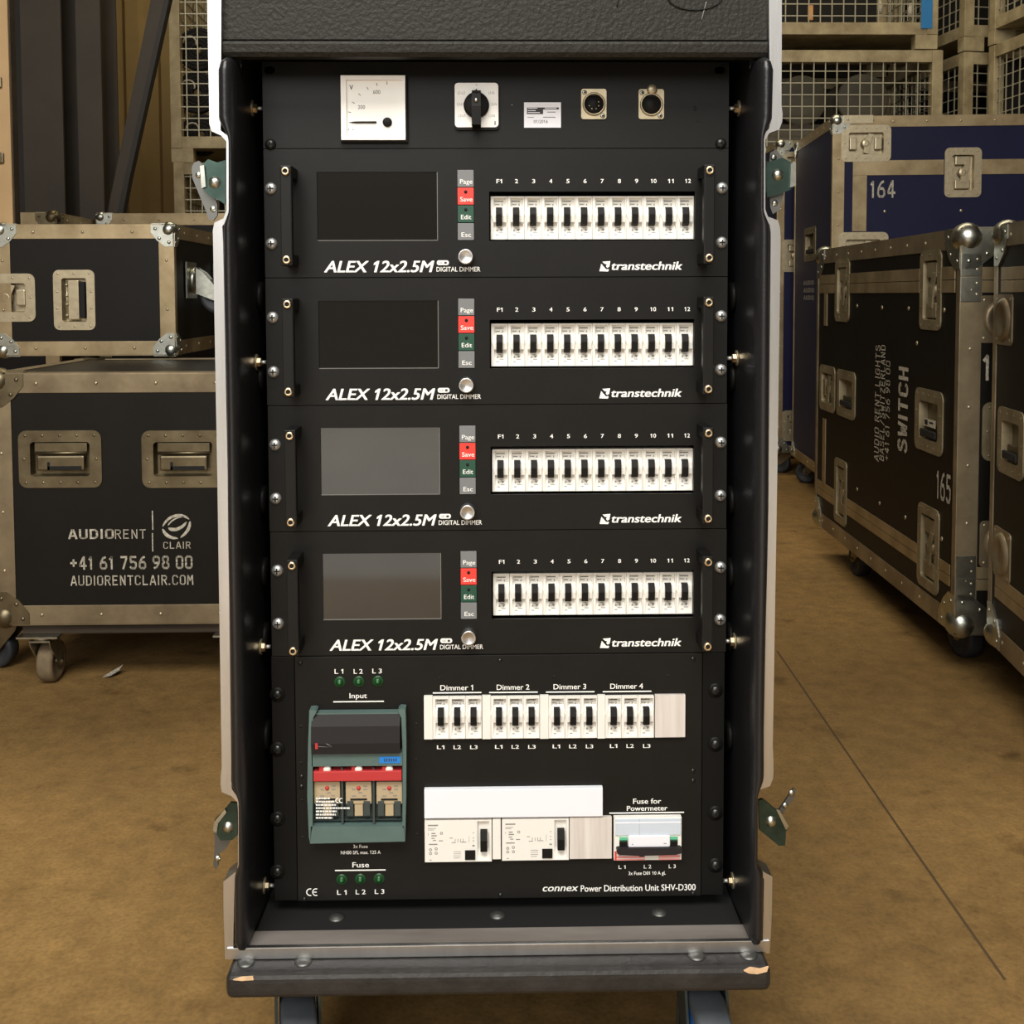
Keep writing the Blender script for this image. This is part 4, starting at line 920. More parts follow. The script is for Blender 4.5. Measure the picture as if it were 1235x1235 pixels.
        if kind == 'bar':                                     # sprung grip hanging from a hinge along the top
            m.box(a+w*.06, b-w*.06, .002, .006, e-h*.30, e-h*.04, .001); m.cyl(((a+b)/2, .002, e-h*.33), h*.05, w*.86, 'x', 10)
            m.box(a+w*.10, b-w*.10, -.003, .006, c+h*.16, e-h*.40, .005); m.build('grip', None, o)
            m = s.mb(face, 'inner_black'); m.box(a+w*.28, b-w*.14, -.0034, .002, c+h*.18, c+h*.30, .001); m.box(a+w*.28, a+w*.33, -.0034, .002, c+h*.18, c+h*.42, .001); m.build('grip_pad', None, o)
        elif kind == 'side':                                  # grip folded flat against one side
            m.box(a+w*.22, a+w*.66, .001, .012, c+h*.05, e-h*.05, .002); m.cyl((a+w*.18, .004, (c+e)/2), w*.05, h*.86, 'z', 10)
            for q in (.15, .4, .6, .85): m.cyl((a+w*.18, .003, c+h*q), w*.085, h*.05, 'z', 10)
            m.build('grip', None, o); m = s.mb(face, 'inner_black'); m.box(a+w*.70, a+w*.92, -.002, .014, c+h*.08, e-h*.08, .004); m.build('grip_pad', None, o)
        elif kind == 'dish':
            m.use('old_zinc'); m.box(a+w*.12, b-w*.12, .004, .012, c+h*.10, c+h*.42, .004); m.use('inner_black'); m.box(a+w*.1, b-w*.1, -.006, .002, c+h*.06, c+h*.26, .005); m.build('grip', None, o)
        else:                                                 # butterfly latch
            cx, cz = (a+b)/2, (c+e)/2; r = min(w, h)
            horiz = w > h
            for q in (-1, 1):
                if horiz: m.box(cx+q*w*.36-r*.16, cx+q*w*.36+r*.16, .000, .010, cz-r*.28, cz+r*.28, .003)
                else: m.box(cx-r*.34, cx+r*.34, .000, .010, cz+q*h*.34-r*.2, cz+q*h*.34+r*.2, .003)
            m.lathe((cx, .004, cz), [(0, -.0017), (r*.14, -.007), (r*.22, 0), (r*.22, .006)], 'y', 16)
            m.prism([(cx-r*.1, cz-r*.42), (cx+r*.12, cz-r*.46), (cx+r*.2, cz+r*.1), (cx+r*.34, cz+r*.42), (cx+r*.12, cz+r*.46), (cx-r*.06, cz+r*.1)], -.002, .002)
            m.build('latch_wing', None, o)
        if sticker:
            m = s.mb(face, 'stencil_paint'); m.box(a+w*.28, b-w*.1, -.0038, -.003, c+h*.36, c+h*.56)
            m.use('inner_black'); m.box(a+w*.34, a+w*.5, -.0040, -.0038, c+h*.39, c+h*.53); m.box(a+w*.6, b-w*.2, -.0040, -.0038, c+h*.45, c+h*.50); m.build('sticker', None, o)
        return o
    def dish(s, face, u, v, size):
        m = s.mb(face, 'worn_aluminium'); m.prism(rrect(u-size/2, u+size/2, v-size/2, v+size/2, size*.1), -.003, 0)
        m.lathe((u, -.003, v), [(size*.43, .0), (size*.40, -.005), (size*.33, -.009), (size*.26, -.0017), (size*.20, -.002), (size*.16, .0005), (0, .0005)], 'y', 24)
        s.rivets(m, [(u+a*size*.4, v+b*size*.4) for a in (-1, 1) for b in (-1, 1)], .0045); m.build('stacking_cup', None, s.root)
    def band(s, face, u0, u1, v0, v1, n, seam=True):
        m = s.mb(face, n)
        if seam:
            vm = (v0+v1)/2; m.box(u0, u1, -.0026, 0, v0, vm-.0015, .0006); m.box(u0, u1, -.0026, 0, vm, v1, .0006)
        else: m.box(u0, u1, -.0024, 0, v0, v1, .0006)
        m.build('metal_band', None, s.root)
    def caster(s, x, y, rw=.05, wid=.034, rot=0., tire='tire_dark', fork='old_zinc', M=None, brake=False):
        M = M or (Matrix.Translation((x, y, 0)) @ Matrix.Rotation(rot, 4, 'Z')); zt = s.base if M is None else s.base
        def mb():
            m = MB(); m.M = M.copy(); return m
        zt = s.base - .0005 if not hasattr(s, 'plate_z') else s.plate_z
        m = mb().use(fork); m.box(-.045, .045, -.042, .042, zt-.004, zt); m.cyl((0, 0, zt-.010), .028, .012, 'z', 20)
        for q in (-1, 1): m.prism_x([(-.028, zt-.014), (.026, zt-.014), (.05, rw+.012), (.046, rw-.01), (.03, rw-.01), (-.022, zt-.03)], q*(wid/2+.005), q*(wid/2+.0025))
        m.box(-wid/2-.005, wid/2+.005, -.028, .026, zt-.017, zt-.0135); m.cyl((0, .036, rw), .005, wid+.018, 'x', 10)
        f = m.build('caster', None, s.root)
        m = mb().use(tire); m.lathe((0, .036, rw), [(0, -wid*.3), (rw*.55, -wid*.3), (rw*.72, -wid*.48), (rw*.94, -wid*.46), (rw, -wid*.28), (rw, wid*.28), (rw*.94, wid*.46), (rw*.72, wid*.48), (rw*.55, wid*.3), (0, wid*.3)], 'x', 32); m.build('wheel', None, f)
        return f
    def text(s, face, st, u0, u1, v0, v1, t=.8):
        m = s.mb(face, 'stencil_paint'); stencil(m, st, u0, u1, v0, v1, -.0005, t); return m.build('stencil_lettering', None, s.root)

def z_of(py, d, px=617): return AZ(px, py, dep(d))

# -- black case with the phone number, lower left
def case_lower_left():
    d = 2.42; Y = dep(d); x0 = AX(-8, 600, Y); zt = AZ(120, 450.5, Y); zb = AZ(120, 752, Y)
    c = Case('flight_case', 'black flight case with stencilled phone number on its front, left of the rack', 'flight case', (x0, Y, 0), 0, .70, .56, zt-zb, 'laminate_black', 'worn_aluminium', .042, zb)
    for a, b in ((23, 123), (171.5, 271)): c.handle('front', *c.box_uv('front', a, b, 519, 588), 'bar', 'old_zinc', .2)
    c.shell(); c.corners(.028, n='old_zinc')
    m = c.mb('front', 'stencil_paint'); y = -.0005
    def T(st, a, b, p, q, t): u0, u1, v0, v1 = c.box_uv('front', a, b, p, q); stencil(m, st, u0, u1, v0, v1, y, t)
    T('AUDIO', 83, 137, 638.5, 649.5, 1.05); T('RENT', 138.5, 176, 638.5, 649.5, .6); T('CLAIR', 197, 230, 653.5, 661.5, .7); T('+41 61 756 98 00', 84.5, 232, 671, 686, 1.); T('AUDIORENTCLAIR.COM', 85.5, 233, 694, 705.5, .8)
    for p, q in ((616, 639), (643, 665)): u0, u1, v0, v1 = c.box_uv('front', 183.4, 184.8, p, q); m.box(u0, u1, y, 0, v0, v1)
    def arc(cx, cy, rx, ry, a0, a1, t, tilt=-.45):
        pts = []
        for k in range(15):
            a = R(a0+(a1-a0)*k/14); e = math.sin(math.pi*k/14)**.5*.8+.2
            for rr in (1, 1-t*e):
                X_, Z_ = rx*rr*math.cos(a), ry*rr*math.sin(a); pts.append(c.uv('front', cx+X_*math.cos(tilt)-Z_*math.sin(tilt), cy+X_*math.sin(tilt)+Z_*math.cos(tilt)))
        m.raw([(u, y, v) for u, v in pts], [(2*k, 2*k+1, 2*k+3, 2*k+2) for k in range(14)])
    arc(213, 635, 18, 14.5, -150, -5, .22); arc(213, 635, 18, 14.5, 5, 95, .24); arc(213, 635, 18, 14.5, 105, 200, .24)
    arc(214, 632.5, 12, 7, 15, 190, .55); arc(214, 630, 12.5, 6, 195, 330, .3)
    m.build('stencil_lettering', None, c.root)
    m = MB().use('base_wood'); zbb = AZ(120, 766, Y); m.box(.05, .65, .012, .545, zbb, zb, .002); m.build('base_board', None, c.root)
    c.plate_z = zbb
    rw = .047
    xx = AX(52, 800, Y+.02)-x0; c.caster(xx, .03, rw, .036, 0, 'tire_dusty', 'zinc'); c.caster(AX(286, 800, Y+.02)-x0, .03, rw, .036, 0, 'tire_dusty', 'zinc')
    c.caster(AX(1, 790, Y+.12)-x0+.01, .16, rw-.002, .036, R(80), 'tire_dark'); c.caster(.60, .46, rw, .036, R(30), 'tire_dark')
    m = MB().use('grey_ink'); p = floor_at(137, 818)
    return c, x0, Y, zt
cL = case_lower_left()
def litter():
    p = floor_at(136, 815); m = MB().use('stencil_paint')
    m.raw([(p.x-.02, p.y-.01, .001), (p.x, p.y-.018, .006), (p.x+.016, p.y-.006, .014), (p.x+.02, p.y+.012, .022), (p.x-.0017, p.y+.016, .009)], [(0, 1, 4), (1, 2, 4), (2, 3, 4)])
    m.raw([(p.x-.02, p.y-.01, .0), (p.x, p.y-.018, .005), (p.x+.016, p.y-.006, .013), (p.x+.02, p.y+.012, .021), (p.x-.0017, p.y+.016, .008)], [(4, 1, 0), (4, 2, 1), (4, 3, 2)])
    tag(m.build('paper_scrap'), 'crumpled paper scrap on the floor under the black case with the phone number', 'litter')
litter()
def case_upper_left():
    d = 2.95; Y = dep(d); x1 = AX(210, 350, Y); x0 = AX(-4, 350, Y); zb = cL[3]+.003; zt = AZ(120, 271.5, Y); zb += .010
    c = Case('flight_case', 'black flight case lying on its side with a caster on the right, stacked at left', 'flight case', (x0, Y, zb), 0, x1-x0, .58, zt-zb, 'laminate_black', 'bright_aluminium', .036, 0)
    c.handle('front', *c.box_uv('front', 65, 115, 325.5, 398), 'side', 'nickel', .2)
    c.handle('front', *c.box_uv('front', -30, 43, 330, 388), 'latch', 'nickel', .2)
    c.shell(); c.corners(.022)
    # casters on the end face: plate against the side, wheel pointing out
    for py, yy in ((338, .15), (338, .45)):
        zc = AZ(226, py, Y+yy) - zb
        M = Matrix.Translation((c.w+.0025, yy, zc)) @ Matrix.Rotation(R(-90), 4, 'Y') @ Matrix.Rotation(R(180), 4, 'X') 
        c.plate_z = 0
        M = Matrix(((0, 0, -1, c.w+.0035), (0, 1, 0, yy), (1, 0, 0, zc), (0, 0, 0, 1))) @ Matrix.Rotation(R(90), 4, 'Z')
        # local -z points away from the face (+x of the case)
        f = MB(); f.M = M; f.use('zinc'); f.box(-.05, .05, -.05, .05, -.004, 0); f.cyl((0, 0, -.012), .036, .014, 'z', 20)
        for q in (-1, 1): f.prism_x([(-.036, -.018), (.036, -.018), (.056, -.068), (.05, -.088), (.034, -.088), (-.022, -.04)], q*.024, q*.021)
        f.box(-.024, .024, -.036, .036, -.021, -.0175); f.cyl((0, .044, -.078), .006, .056, 'x', 10)
        o = f.build('caster', None, c.root)
        m = MB(); m.M = M; m.use('tire_dark'); m.lathe((0, .044, -.078), [(0, -.012), (.03, -.012), (.036, -.018), (.047, -.017), (.05, -.01), (.05, .01), (.047, .017), (.036, .018), (.03, .012), (0, .012)], 'x', 32); m.build('wheel', None, o)
    return c, x0, Y, zt
cU = case_upper_left()
def rear_cases():
    d = 3.8; Y = dep(d); x1 = AX(67, 265, Y); zt = AZ(40, 257, Y)
    c = Case('flight_case', 'black case whose top corner shows just above the case lying on its side', 'flight case', (x1-.62, Y, 0), 0, .62, .55, zt-.12, 'laminate_black', 'bright_aluminium', .042, .12)
    c.shell(); c.corners(.026, n='old_zinc')
    for x, y in ((.08, .07), (.54, .07), (.08, .46), (.54, .46)): c.caster(x, y)
    d = 4.15; Y = dep(d); x0 = AX(117, 265, Y); zt = AZ(180, 258, Y)
    c = Case('flight_case', 'black case rearmost at left, its pale top rail below the wire cage', 'flight case', (x0, Y, 0), 0, 1.1, .55, zt-.12, 'laminate_black', 'bright_aluminium', .042, .12)
    c.shell(); c.corners(.022)
    for x, y in ((.08, .07), (1.02, .07), (.08, .46), (1.02, .46)): c.caster(x, y)
rear_cases()
def tan_panel():
    d = 2.99; Y = dep(d); x1 = AX(11, 100, Y); zb = cU[3]+.003; m = MB(); root = empty('upright_panel', (x1-.24, Y+.02, zb))
    tag(root, 'tall tan panel standing on the case lying on its side, far left', 'panel')
    m.use('crate_tan'); m.box(0, .24, -.02, .02, 0, 1.0, .002); m.build('board', None, root)
    m = MB().use('base_wood'); m.box(.24, .243, -.012, .021, 0, 1.0, .0006); m.build('edge_strip', None, root)
    m = MB().use('old_zinc')
    for py in (97, 188): z = AZ(2, py, Y)-zb; m.box(.20, .222, -.028, -.02, z-.02, z+.008, .003)
    m.build('hinge', None, root)
tan_panel()

# -- black case 165 and its neighbour, right
def big_case(label, origin, rz, w, d, h, base):
    return Case('flight_case', label, 'flight case', origin, rz, w, d, h, 'laminate_black', 'worn_aluminium', .044, base)
def case_165():
    Yn = dep(2.42); zb = AZ(1155, 764, Yn); zt = AZ(1155, 276, Yn); x0 = AX(1156, 500, Yn); Yf = dep(3.65); xf = AX(985, 460, Yf); L = Yf-Yn; rz = math.atan2(-(xf-x0), L)
    c = big_case('black case numbered 165 with vertical stencil lettering, right of the rack', (x0, Yn, 0), rz, .60, L, zt-zb, zb)
    B = lambda *a: c.box_uv('left', *a)
    for a, b, p, q in ((1008, 1025, 312, 388), (1110.5, 1136, 302, 398), (1007, 1021.5, 554, 632), (1107.5, 1133, 610, 712)): c.handle('left', *B(a, b, p, q), 'latch', 'latch_grey', .17)
    c.handle('left', *B(989.5, 1007.5, 441, 496), 'latch', 'latch_grey', .17); c.handle('left', *B(1010, 1032, 447, 504), 'dish', 'latch_grey', .2)
    c.handle('left', *B(1104.5, 1138, 470, 546), 'dish', 'latch_grey', .2, True)
    u = c.uv('front', 1184, 520)[0]; v0, v1 = c.uv('front', 1184, 556)[1], c.uv('front', 1184, 485)[1]; c.handle('front', u, u+.16, v0, v1, 'dish', 'latch_grey', .2)
    c.shell(); c.corners(.034, n='zinc')
    for p, q, px in ((322, 353, 1140), (682, 708, 1147)):
        v0, v1 = c.uv('left', px, q)[1], c.uv('left', px, p)[1]
        cuts = sorted(c.holes['left']); us = [.03]
        segs = []; u = .03
        for h in cuts:                                        # the band stops at the recessed latches it meets
            if h[2]-.02 < v1 and h[3]+.02 > v0: segs.append((u, h[0]-.028)); u = h[1]+.028
        segs.append((u, c.d-.03))
        for a, b in segs: c.band('left', a, b, v0, v1, 'bright_aluminium')
    for a, b in ((322, 353), (684, 712)): c.band('front', .044, .556, c.uv('front', 1188, b)[1], c.uv('front', 1188, a)[1], 'bright_aluminium')
    ub = c.uv('left', 995, 480)[0]; c.band('left', ub-.018, ub+.018, c.uv('left', 995, 430)[1]+.10, c.uv('left', 995, 352)[1]-.005, 'bright_aluminium', False); c.band('left', ub-.018, ub+.018, c.uv('left', 995, 585)[1]+.0, c.uv('left', 995, 505)[1], 'bright_aluminium', False)
    # lettering along the upright: rotated a quarter turn, reading upwards
    def up(st, px0, px1, py0, py1, t, m):
        u0 = c.uv('left', px0, (py0+py1)/2)[0]; u1 = c.uv('left', px1, (py0+py1)/2)[0]; pm = (px0+px1)/2; v0 = c.uv('left', pm, py1)[1]; v1 = c.uv('left', pm, py0)[1]
        q = MB(); stencil(q, st, 0, v1-v0, 0, u1-u0, -.0005, t)
        m.raw([(u1-p.z, p.y, v0+p.x) for p in q.v], q.f)
    m = c.mb('left', 'stencil_paint'); up('SWITCH', 1084, 1094.5, 443, 545, 1.25, m); m.build('stencil_lettering', None, c.root)
    m = c.mb('left', 'stencil_paint'); up('AUDIO RENT LIGHTS', 1055.5, 1060.8, 416, 556, .8, m); up('BASEL/SWITZERLAND', 1061.8, 1067, 416, 556, .8, m); up('+41 61 756 98 00', 1068, 1073, 435, 556, .8, m); m.build('stencil_lettering', None, c.root)
    u0, u1, v0, v1 = B(1129.5, 1147, 570.5, 604); c.text('left', '165', u0, u1, v0, v1, .85)
    u = c.uv('front', 1186, 440); u2 = c.uv('front', 1186, 458)[1]; v1 = c.uv('front', 1186, 428)[1]; c.text('front', '165', u[0]-.0017, u[0]+.09, u2, v1, .9)
    for py in (385, 656): q = c.uv('front', 1181, py); c.dish('front', q[0]+.052, q[1], .105)
    # riveted stiffening plates on the front edge
    for a, b in ((306, 333), (334, 364), (670, 697), (697, 724)):
        m = c.mb('front', 'zinc'); v0, v1 = c.uv('front', 1168, b)[1], c.uv('front', 1168, a)[1]; m.box(-.002, .043, -.0042, -.002, v0, v1, .0006); c.rivets(m, [(.034, v0+(v1-v0)*.3), (.034, v0+(v1-v0)*.75)], .005, 'nickel'); m.build('corner_plate', None, c.root)
    m = c.mb('left', 'nickel')
    for px, py in ((1034, 369), (1064, 371), (1096, 372), (1139, 374), (1034, 590), (1061, 607), (1092, 624), (1136, 650), (1106, 414)):
        q = c.uv('left', px, py); m.ball((q[0], -.0003, q[1]), .006, 8, (1, .4, 1))
    tag(m.build('panel_rivets', None, c.root))
    for x, y, r in ((.10, .14, R(10)), (.50, .14, 0), (.07, L-.12-.20, R(4)), (.50, L-.15, R(40))): c.caster(x, y, .052, .04, r)
    return c
case_165()
def case_next():
    d = 2.33; Yn = dep(d); xf = AX(1197.5, 500, Yn); zb = AZ(1198, 770, Yn); zt = AZ(1198, 273.5, Yn); rz = R(-8.0); L = 1.15
    # its far left upright is what the photo shows: step back along the side to the front corner
    dirv = Vector((math.sin(R(8)), math.cos(R(8)), 0)); o = Vector((xf, Yn, 0)) - dirv*L
    c = big_case('black case cut off by the right edge, in front of the case numbered 165', (o.x, o.y, 0), rz, .60, L, zt-zb, zb)
    B = lambda *a: c.box_uv('left', *a)
    u0 = c.uv('left', 1204.5, 530)[0]; v0, v1 = c.uv('left', 1206, 568)[1], c.uv('left', 1206, 489)[1]; c.handle('left', u0, u0+.16, v0, v1, 'dish', 'latch_grey', .2)
    c.shell(); c.corners(.032, n='zinc')
    for a, b, px in ((323, 352.5, 1206), (692, 720, 1202)): c.band('left', .044, L-.044, c.uv('left', px, b)[1], c.uv('left', px, a)[1], 'bright_aluminium')
    for px, py in ((1205.5, 385), (1203, 664)): q = c.uv('left', px, py); c.dish('left', q[0]+.034, q[1], .105)
    for x, y in ((.09, .12), (.50, .12), (.13, L-.15), (.50, L-.15)): c.caster(x, y, .052, .04, R(5))
case_next()
# -- tall blue cases
def blue_cases():
    Yn, Yf = dep(4.37), dep(5.15); x0 = AX(1003.5, 300, Yn); xf = AX(957.5, 350, Yf); L = Yf-Yn; rz = math.atan2(-(xf-x0), L); zt = AZ(1003, 141, Yn); zb = .115
    c = Case('flight_case', 'tall blue case numbered 164 behind the black cases on the right', 'flight case', (x0, Yn, 0), rz, 1.08, L, zt-zb, 'laminate_blue', 'bright_aluminium', .042, zb)
    B = lambda *a: c.box_uv('front', *a)
    c.handle('front', *B(1014.5, 1074.5, 151, 195), 'latch', 'nickel', .2); c.handle('front', *B(1139, 1183.5, 178, 238), 'latch', 'nickel', .2); c.handle('front', *B(1011, 1071, 280, 324), 'latch', 'nickel', .2)
    u0, u1, v0, v1 = c.box_uv('left', 970.5, 984, 274, 315); c.handle('left', u0, u1, v0, v1, 'dish', 'old_zinc', .2)
    c.shell(); c.corners(.026)
    va, vb = c.uv('front', 1100, 211)[1], c.uv('front', 1100, 193)[1]; ua, ub = c.uv('front', 1028, 250)[0], c.uv('front', 1045, 250)[0]
    hx = c.uv('front', 1139, 200)[0], c.uv('front', 1183.5, 200)[0]
    c.band('front', ua, hx[0]-.002, va, vb, 'bright_aluminium', False); c.band('front', hx[1]+.002, 1.04, va, vb, 'bright_aluminium', False); c.band('front', ua, ub, .06, c.uv('front', 1035, 326)[1], 'bright_aluminium', False); c.band('front', ua, ub, c.uv('front', 1035, 279)[1], va, 'bright_aluminium', False)
    c.text('front', '164', *B(1049.5, 1079.5, 218, 238), .9)
    u0, u1, v0, v1 = c.box_uv('front', 1017, 1053, 139, 149); m = c.mb('front', 'nickel'); m.box(u0, u1, -.005, -.002, v0, v1, .0006); c.rivets(m, [(u0+(u1-u0)*k/3.4+.012, v0+(v1-v0)*.4) for k in range(4)], .006); m.build('corner_plate', None, c.root)
    m = c.mb('front', 'nickel')
    for px, py in ((1067, 255), (1159, 254)): q = c.uv('front', px, py); m.ball((q[0], -.0003, q[1]), .0065, 8, (1, .4, 1))
    m.build('panel_rivets', None, c.root)
    m = c.mb('left', 'grey_ink')
    for py in (341, 350, 359):
        u0, u1, v0, v1 = c.box_uv('left', 969.5, 981.5, py-3, py+3); stencil(m, 'AUDIO', u0, u1, v0+.002, v1-.002, -.0005, 1.2)
    m.build('stencil_lettering', None, c.root)
    for x, y in ((.1, .1), (.98, .1), (.08, L-.12), (.98, L-.1)): c.caster(x, y, .05, .034, R(70) if x < .5 else 0)
    Y2 = dep(5.24); x2 = AX(937, 350, Y2); z2 = AZ(940, 170, Y2)
    c = Case('flight_case', 'second blue case, half hidden behind the blue case numbered 164', 'flight case', (x2, Y2, 0), 0, .50, .30, z2-zb, 'laminate_blue', 'bright_aluminium', .030, zb)
    for p, q in ((289, 328), (495, 532), (183, 213)): u0, v0 = c.uv('front', 943, q); v1 = c.uv('front', 943, p)[1]; c.handle('front', u0, u0+.12, v0, v1, 'latch', 'nickel', .2)
    c.shell(); c.corners(.026)
    for x, y in ((.08, .08), (.42, .08), (.08, .22), (.42, .22)): c.caster(x, y, .05, .034, R(60))
blue_cases()

# ------------------------------------------------------------------ wire cages, columns, back of the hall
def cage(label, x, y, z0, w, d, h, rz=0., blue=False, floor=False, feet=.075):
    root = empty('wire_cage', (x, y, z0), rz); tag(root, label, 'wire cage', None)
    p, rl = .055, .062
    for ix in (0, 1):
        for iy in (0, 1):
            m = MB().use('cage_paint'); X0, Y0 = ix*(w-p), iy*(d-p); m.box(X0, X0+p, Y0, Y0+p, 0, h, .003)
            if feet: m.box(X0-(.06 if ix else 0), X0+p+(0 if ix else .06), Y0+.002, Y0+p+.01, -feet+.0005, -.0003, .002)
            o = m.build('post', None, root)
            if blue and ix == 1 and iy == 0:
                m = MB().use('cage_blue'); m.box(X0-.034, X0+p*.45, Y0-.002, Y0+.001, .03, h); m.build('blue_stripe', None, o)
    for z in (0, h-rl):
        for a, b, c, e in ((p, w-p, .004, .05), (p, w-p, d-.05, d-.004), (.004, .05, p, d-p), (w-.05, w-.004, p, d-p)):
            m = MB().use('cage_paint'); m.box(a, b, c, e, z, z+rl, .002); m.build('rail', None, root)
    def mesh(M, W):
        m = MB().use('cage_wire'); m.M = M; s = .0605; r = .0026; n = int((W-2*p)/s)
        for k in range(1, n+1): m.box(p+(k-.5)*s-r, p+(k-.5)*s+r, -r, r, rl, h-rl)
        k = 0
        while rl+(k+.6)*s < h-rl: z = rl+(k+.6)*s; m.box(p, W-p, r, 3*r, z-r, z+r); k += 1
        m.build('wire_mesh', None, root)
    mesh(Matrix.Translation((0, .014, 0)), w); mesh(Matrix.Translation((0, d-.02, 0)), w)
    mesh(Matrix.Translation((.014, d, 0)) @ Matrix.Rotation(R(-90), 4, 'Z'), d); mesh(Matrix.Translation((w-.014, 0, 0)) @ Matrix.Rotation(R(90), 4, 'Z'), d)
    m = MB().use('cage_paint'); m.box(p, w-p, p, d-p, .004, .02); m.build('tray', None, root)
    m = MB().use('cable_shade_dark'); m.box(p, w-p, d-.032, d-.028, .03, h-.01); m.build('interior_shade_sheet', None, root)  # dark sheet added at the back so the cage interior looks dark
    return root
def cages():
    Y = dep(5.76); zj = AZ(1040, 59, Y); x1 = AX(1137, 100, Y); H = zj/2; w, d = 1.24, .80
    lo = H - .075
    cage('wire cage at floor level behind the tall blue cases', x1-w, Y, .075, w, d, H-.08)
    cage('wire cage with two round drums inside, behind the case numbered 164', x1-w, Y, H+.075, w, d, H-.08)
    cage('upper wire cage with a blue striped corner post', x1-w-.03, Y, zj+.075, w, d, .95, 0, True)
    Y2 = dep(5.80); x2 = AX(1163, 60, Y2); rz = R(8)
    cage('lower wire cage between the blue striped stack and the right corner', x2, Y2, H+.075, w, d, H-.08, rz); cage('wire cage at floor level in the middle stack on the right', x2, Y2, .075, w, d, H-.08, rz)
    cage('top wire cage of the middle stack, beside the blue striped post', x2, Y2, zj+.075, w, d, .95, rz)
    Y3 = dep(5.70); x3 = AX(1192, 60, Y3); r3 = R(5); L = .80
    o = Vector((x3, Y3, 0)) - Vector((-math.sin(r3), math.cos(r3), 0))*L
    cage('lower wire cage cut off at the top right edge', o.x, o.y, H+.075, w, L-.004, H-.08, r3); cage('wire cage at floor level in the rightmost stack', o.x, o.y, .075, w, L-.004, H-.08, r3); cage('top wire cage in the top right corner', o.x, o.y, zj+.075, w, L-.004, .95, r3)
    # what lies in them
    for px, py, r, lb in ((967, 116, 30, 'left of two dark drums inside the wire cage above the blue cases'), (1041, 124, 31, 'right of two dark drums inside the wire cage above the blue cases')):
        Yd = Y+.16; c = at(px, py, Yd); rr = AX(px+r, py, Yd)-c.x; c.z = AZ(1000, 150, Yd) - .0075 + rr; m = MB(); root = empty('cable_drum', (c.x, Yd+.13, c.z-rr)); tag(root, lb, 'drum', 'dark drums in the wire cage')
        m.use('drum_dark'); m.lathe((0, -.13, rr), [(0, -.0), (rr*.3, -.004), (rr*.95, -.004), (rr, .004), (rr, .02), (rr*.8, .03), (rr*.8, .23), (rr, .24), (rr, .26), (0, .262)], 'y', 40); m.build('drum', None, root)
    zt = AZ(1000, 150, Y+.16) - .008
    root = empty('equipment_crate', (x1-.62, Y+.40, H+.0965)); tag(root, 'dark crate the two drums lie on inside the wire cage', 'crate'); hh = zt-H-.0975
    m = MB().use('drum_dark'); m.box(-.52, .52, -.30, .30, 0, hh-.03, .006); m.build('body', None, root); m = MB().use('steel_dark'); m.box(-.525, .525, -.305, .305, hh-.03, hh, .004); m.build('lid', None, root)
    Yt = Y+.05
    m = MB().use('orange_tag'); a, b = at(975, 24, Yt), at(981, 6, Yt); m.box(a.x, b.x, Yt, Yt+.02, a.z, b.z, .003); o = m.build('orange_strap'); tag(o, 'pale orange strap hanging in the upper wire cage by the rack', 'strap')
    for px, py, lb in ((1061, 9, 'small pale fitting hanging in the middle of the upper wire cage'), (1098, 12, 'pale fitting hanging in the upper wire cage near the blue stripe')):
        a = at(px, py, Yt); m = MB().use('stencil_paint'); m.lathe((a.x, Yt, a.z), [(0, -.03), (.014, -.03), (.014, .01), (.009, .014), (.009, .034), (0, .034)], 'z', 14); tag(m.build('cable_fitting'), lb, 'fitting')
    # left stack
    Y = dep(5.9); x0 = AX(207, 100, Y); zj = AZ(240, 196, Y)
    cage('lower wire cage above the cases left of the rack', x0, Y, .075, 1.2, .8, zj-.07-.005); cage('upper wire cage left of the rack holding black cables', x0-.01, Y, zj+.075, 1.2, .8, 1.3)
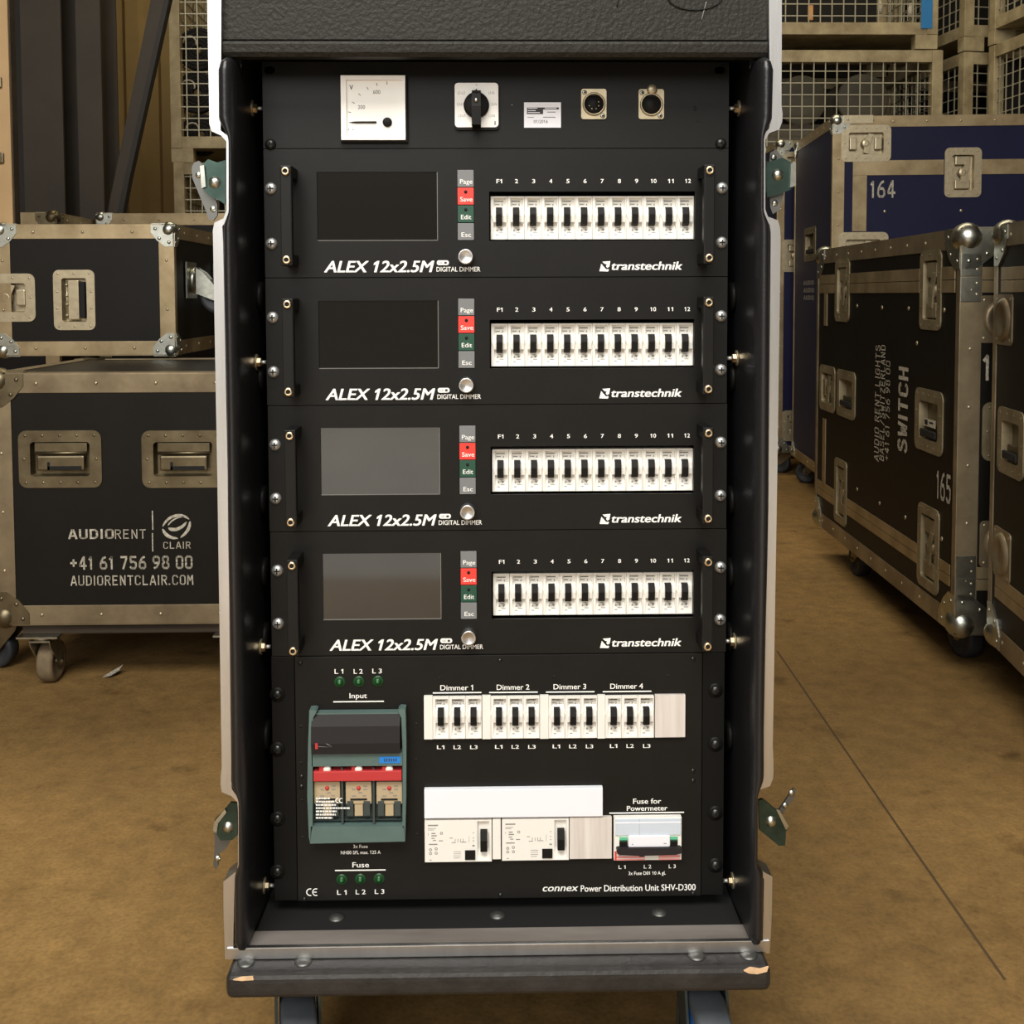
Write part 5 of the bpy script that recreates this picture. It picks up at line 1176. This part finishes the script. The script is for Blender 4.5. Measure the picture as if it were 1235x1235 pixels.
    for px, py, r in ((240, 60, 20), (238, 112, 20), (243, 163, 18)):
        Yd = Y+.18; c = at(px, py, Yd); rr = .098; m = MB().use('cable_shade_dark')
        for k in range(10):
            ro = rr*(1-.17*(k//2)) + .006*random.random(); oy = (k % 2-.5)*.024
            m.tube([(c.x+ro*math.cos(t*2*math.pi/26), Yd+oy+.004*math.sin(t), c.z+ro*math.sin(t*2*math.pi/26)) for t in range(27)], .013, 8)
        o = m.build('cable_coil'); tag(o, {60: 'topmost black cable coil hanging in the wire cage left of the rack', 112: 'middle black cable coil hanging in the wire cage left of the rack', 163: 'lowest black cable coil hanging in the wire cage left of the rack'}[py], 'cable coil', 'cable coils in the left cage')
        h = MB().use('stencil_paint'); h.tube([(c.x-.03+.035*math.cos(R(a)), Yd-.07, c.z+.02+.035*math.sin(R(a))) for a in range(-20, 200, 20)], .005, 6); hk = h.build('hook', None, o)
cages()
def columns():
    def col(name, lab, a, b, d, deep, n, z1=5.9):
        Y = dep(d); m = MB().use(n); x0, x1 = AX(a, 130, Y), AX(b, 130, Y); t = .012
        m.box(x0, x1, Y, Y+t, 0, z1); m.box((x0+x1)/2-.006, (x0+x1)/2+.006, Y+t, Y+deep-t, 0, z1); m.box(x0, x1, Y+deep-t, Y+deep, 0, z1)
        tag(m.build(name), lab, 'column', kind='structure')
    col('steel_column', 'wide dark steel H column at the far left', 27, 75.5, 4.9, .20, 'steel_dark'); col('steel_column', 'narrow dark grey steel column beside the diagonal brace', 93.5, 123, 5.0, .22, 'steel_dark')
    Y = dep(5.45); m = MB().use('steel_void_dark'); m.box(AX(-260, 130, Y), AX(134, 130, Y), Y, Y+.05, 0, 5.9); tag(m.build('void_backing_1'), 'added dark sheet standing in for the dark void behind the columns', 'dark backing', kind='structure')  # first piece: sheet added to keep the gaps between the columns dark
    Y = dep(5.05); m = MB().use('steel_dark')
    P = lambda pts: px_poly(pts, Y)
    m.prism(P([(211, -60), (194, -60), (138, 215), (128, 262), (124, 300), (140, 262), (150, 215)]), Y, Y+.02); m.use('steel_void_dark'); m.prism(P([(217, -60), (211, -60), (150, 215), (140, 262), (147, 262), (156, 215)]), Y+.0, Y+.05)
    tag(m.build('diagonal_brace'), 'dark steel diagonal brace against the tan wall', 'brace', kind='structure')
    Y = dep(7.3); m = MB().use('steel_void_dark'); x0 = AX(262, 100, Y); m.box(x0, 8.5, Y, Y+.04, 0, 5.9); tag(m.build('void_backing_2'), 'added dark sheet that darkens the background behind the wire cages', 'dark backing', kind='structure')  # sheet added to keep the view through the mesh dark, hiding the tan wall
columns()
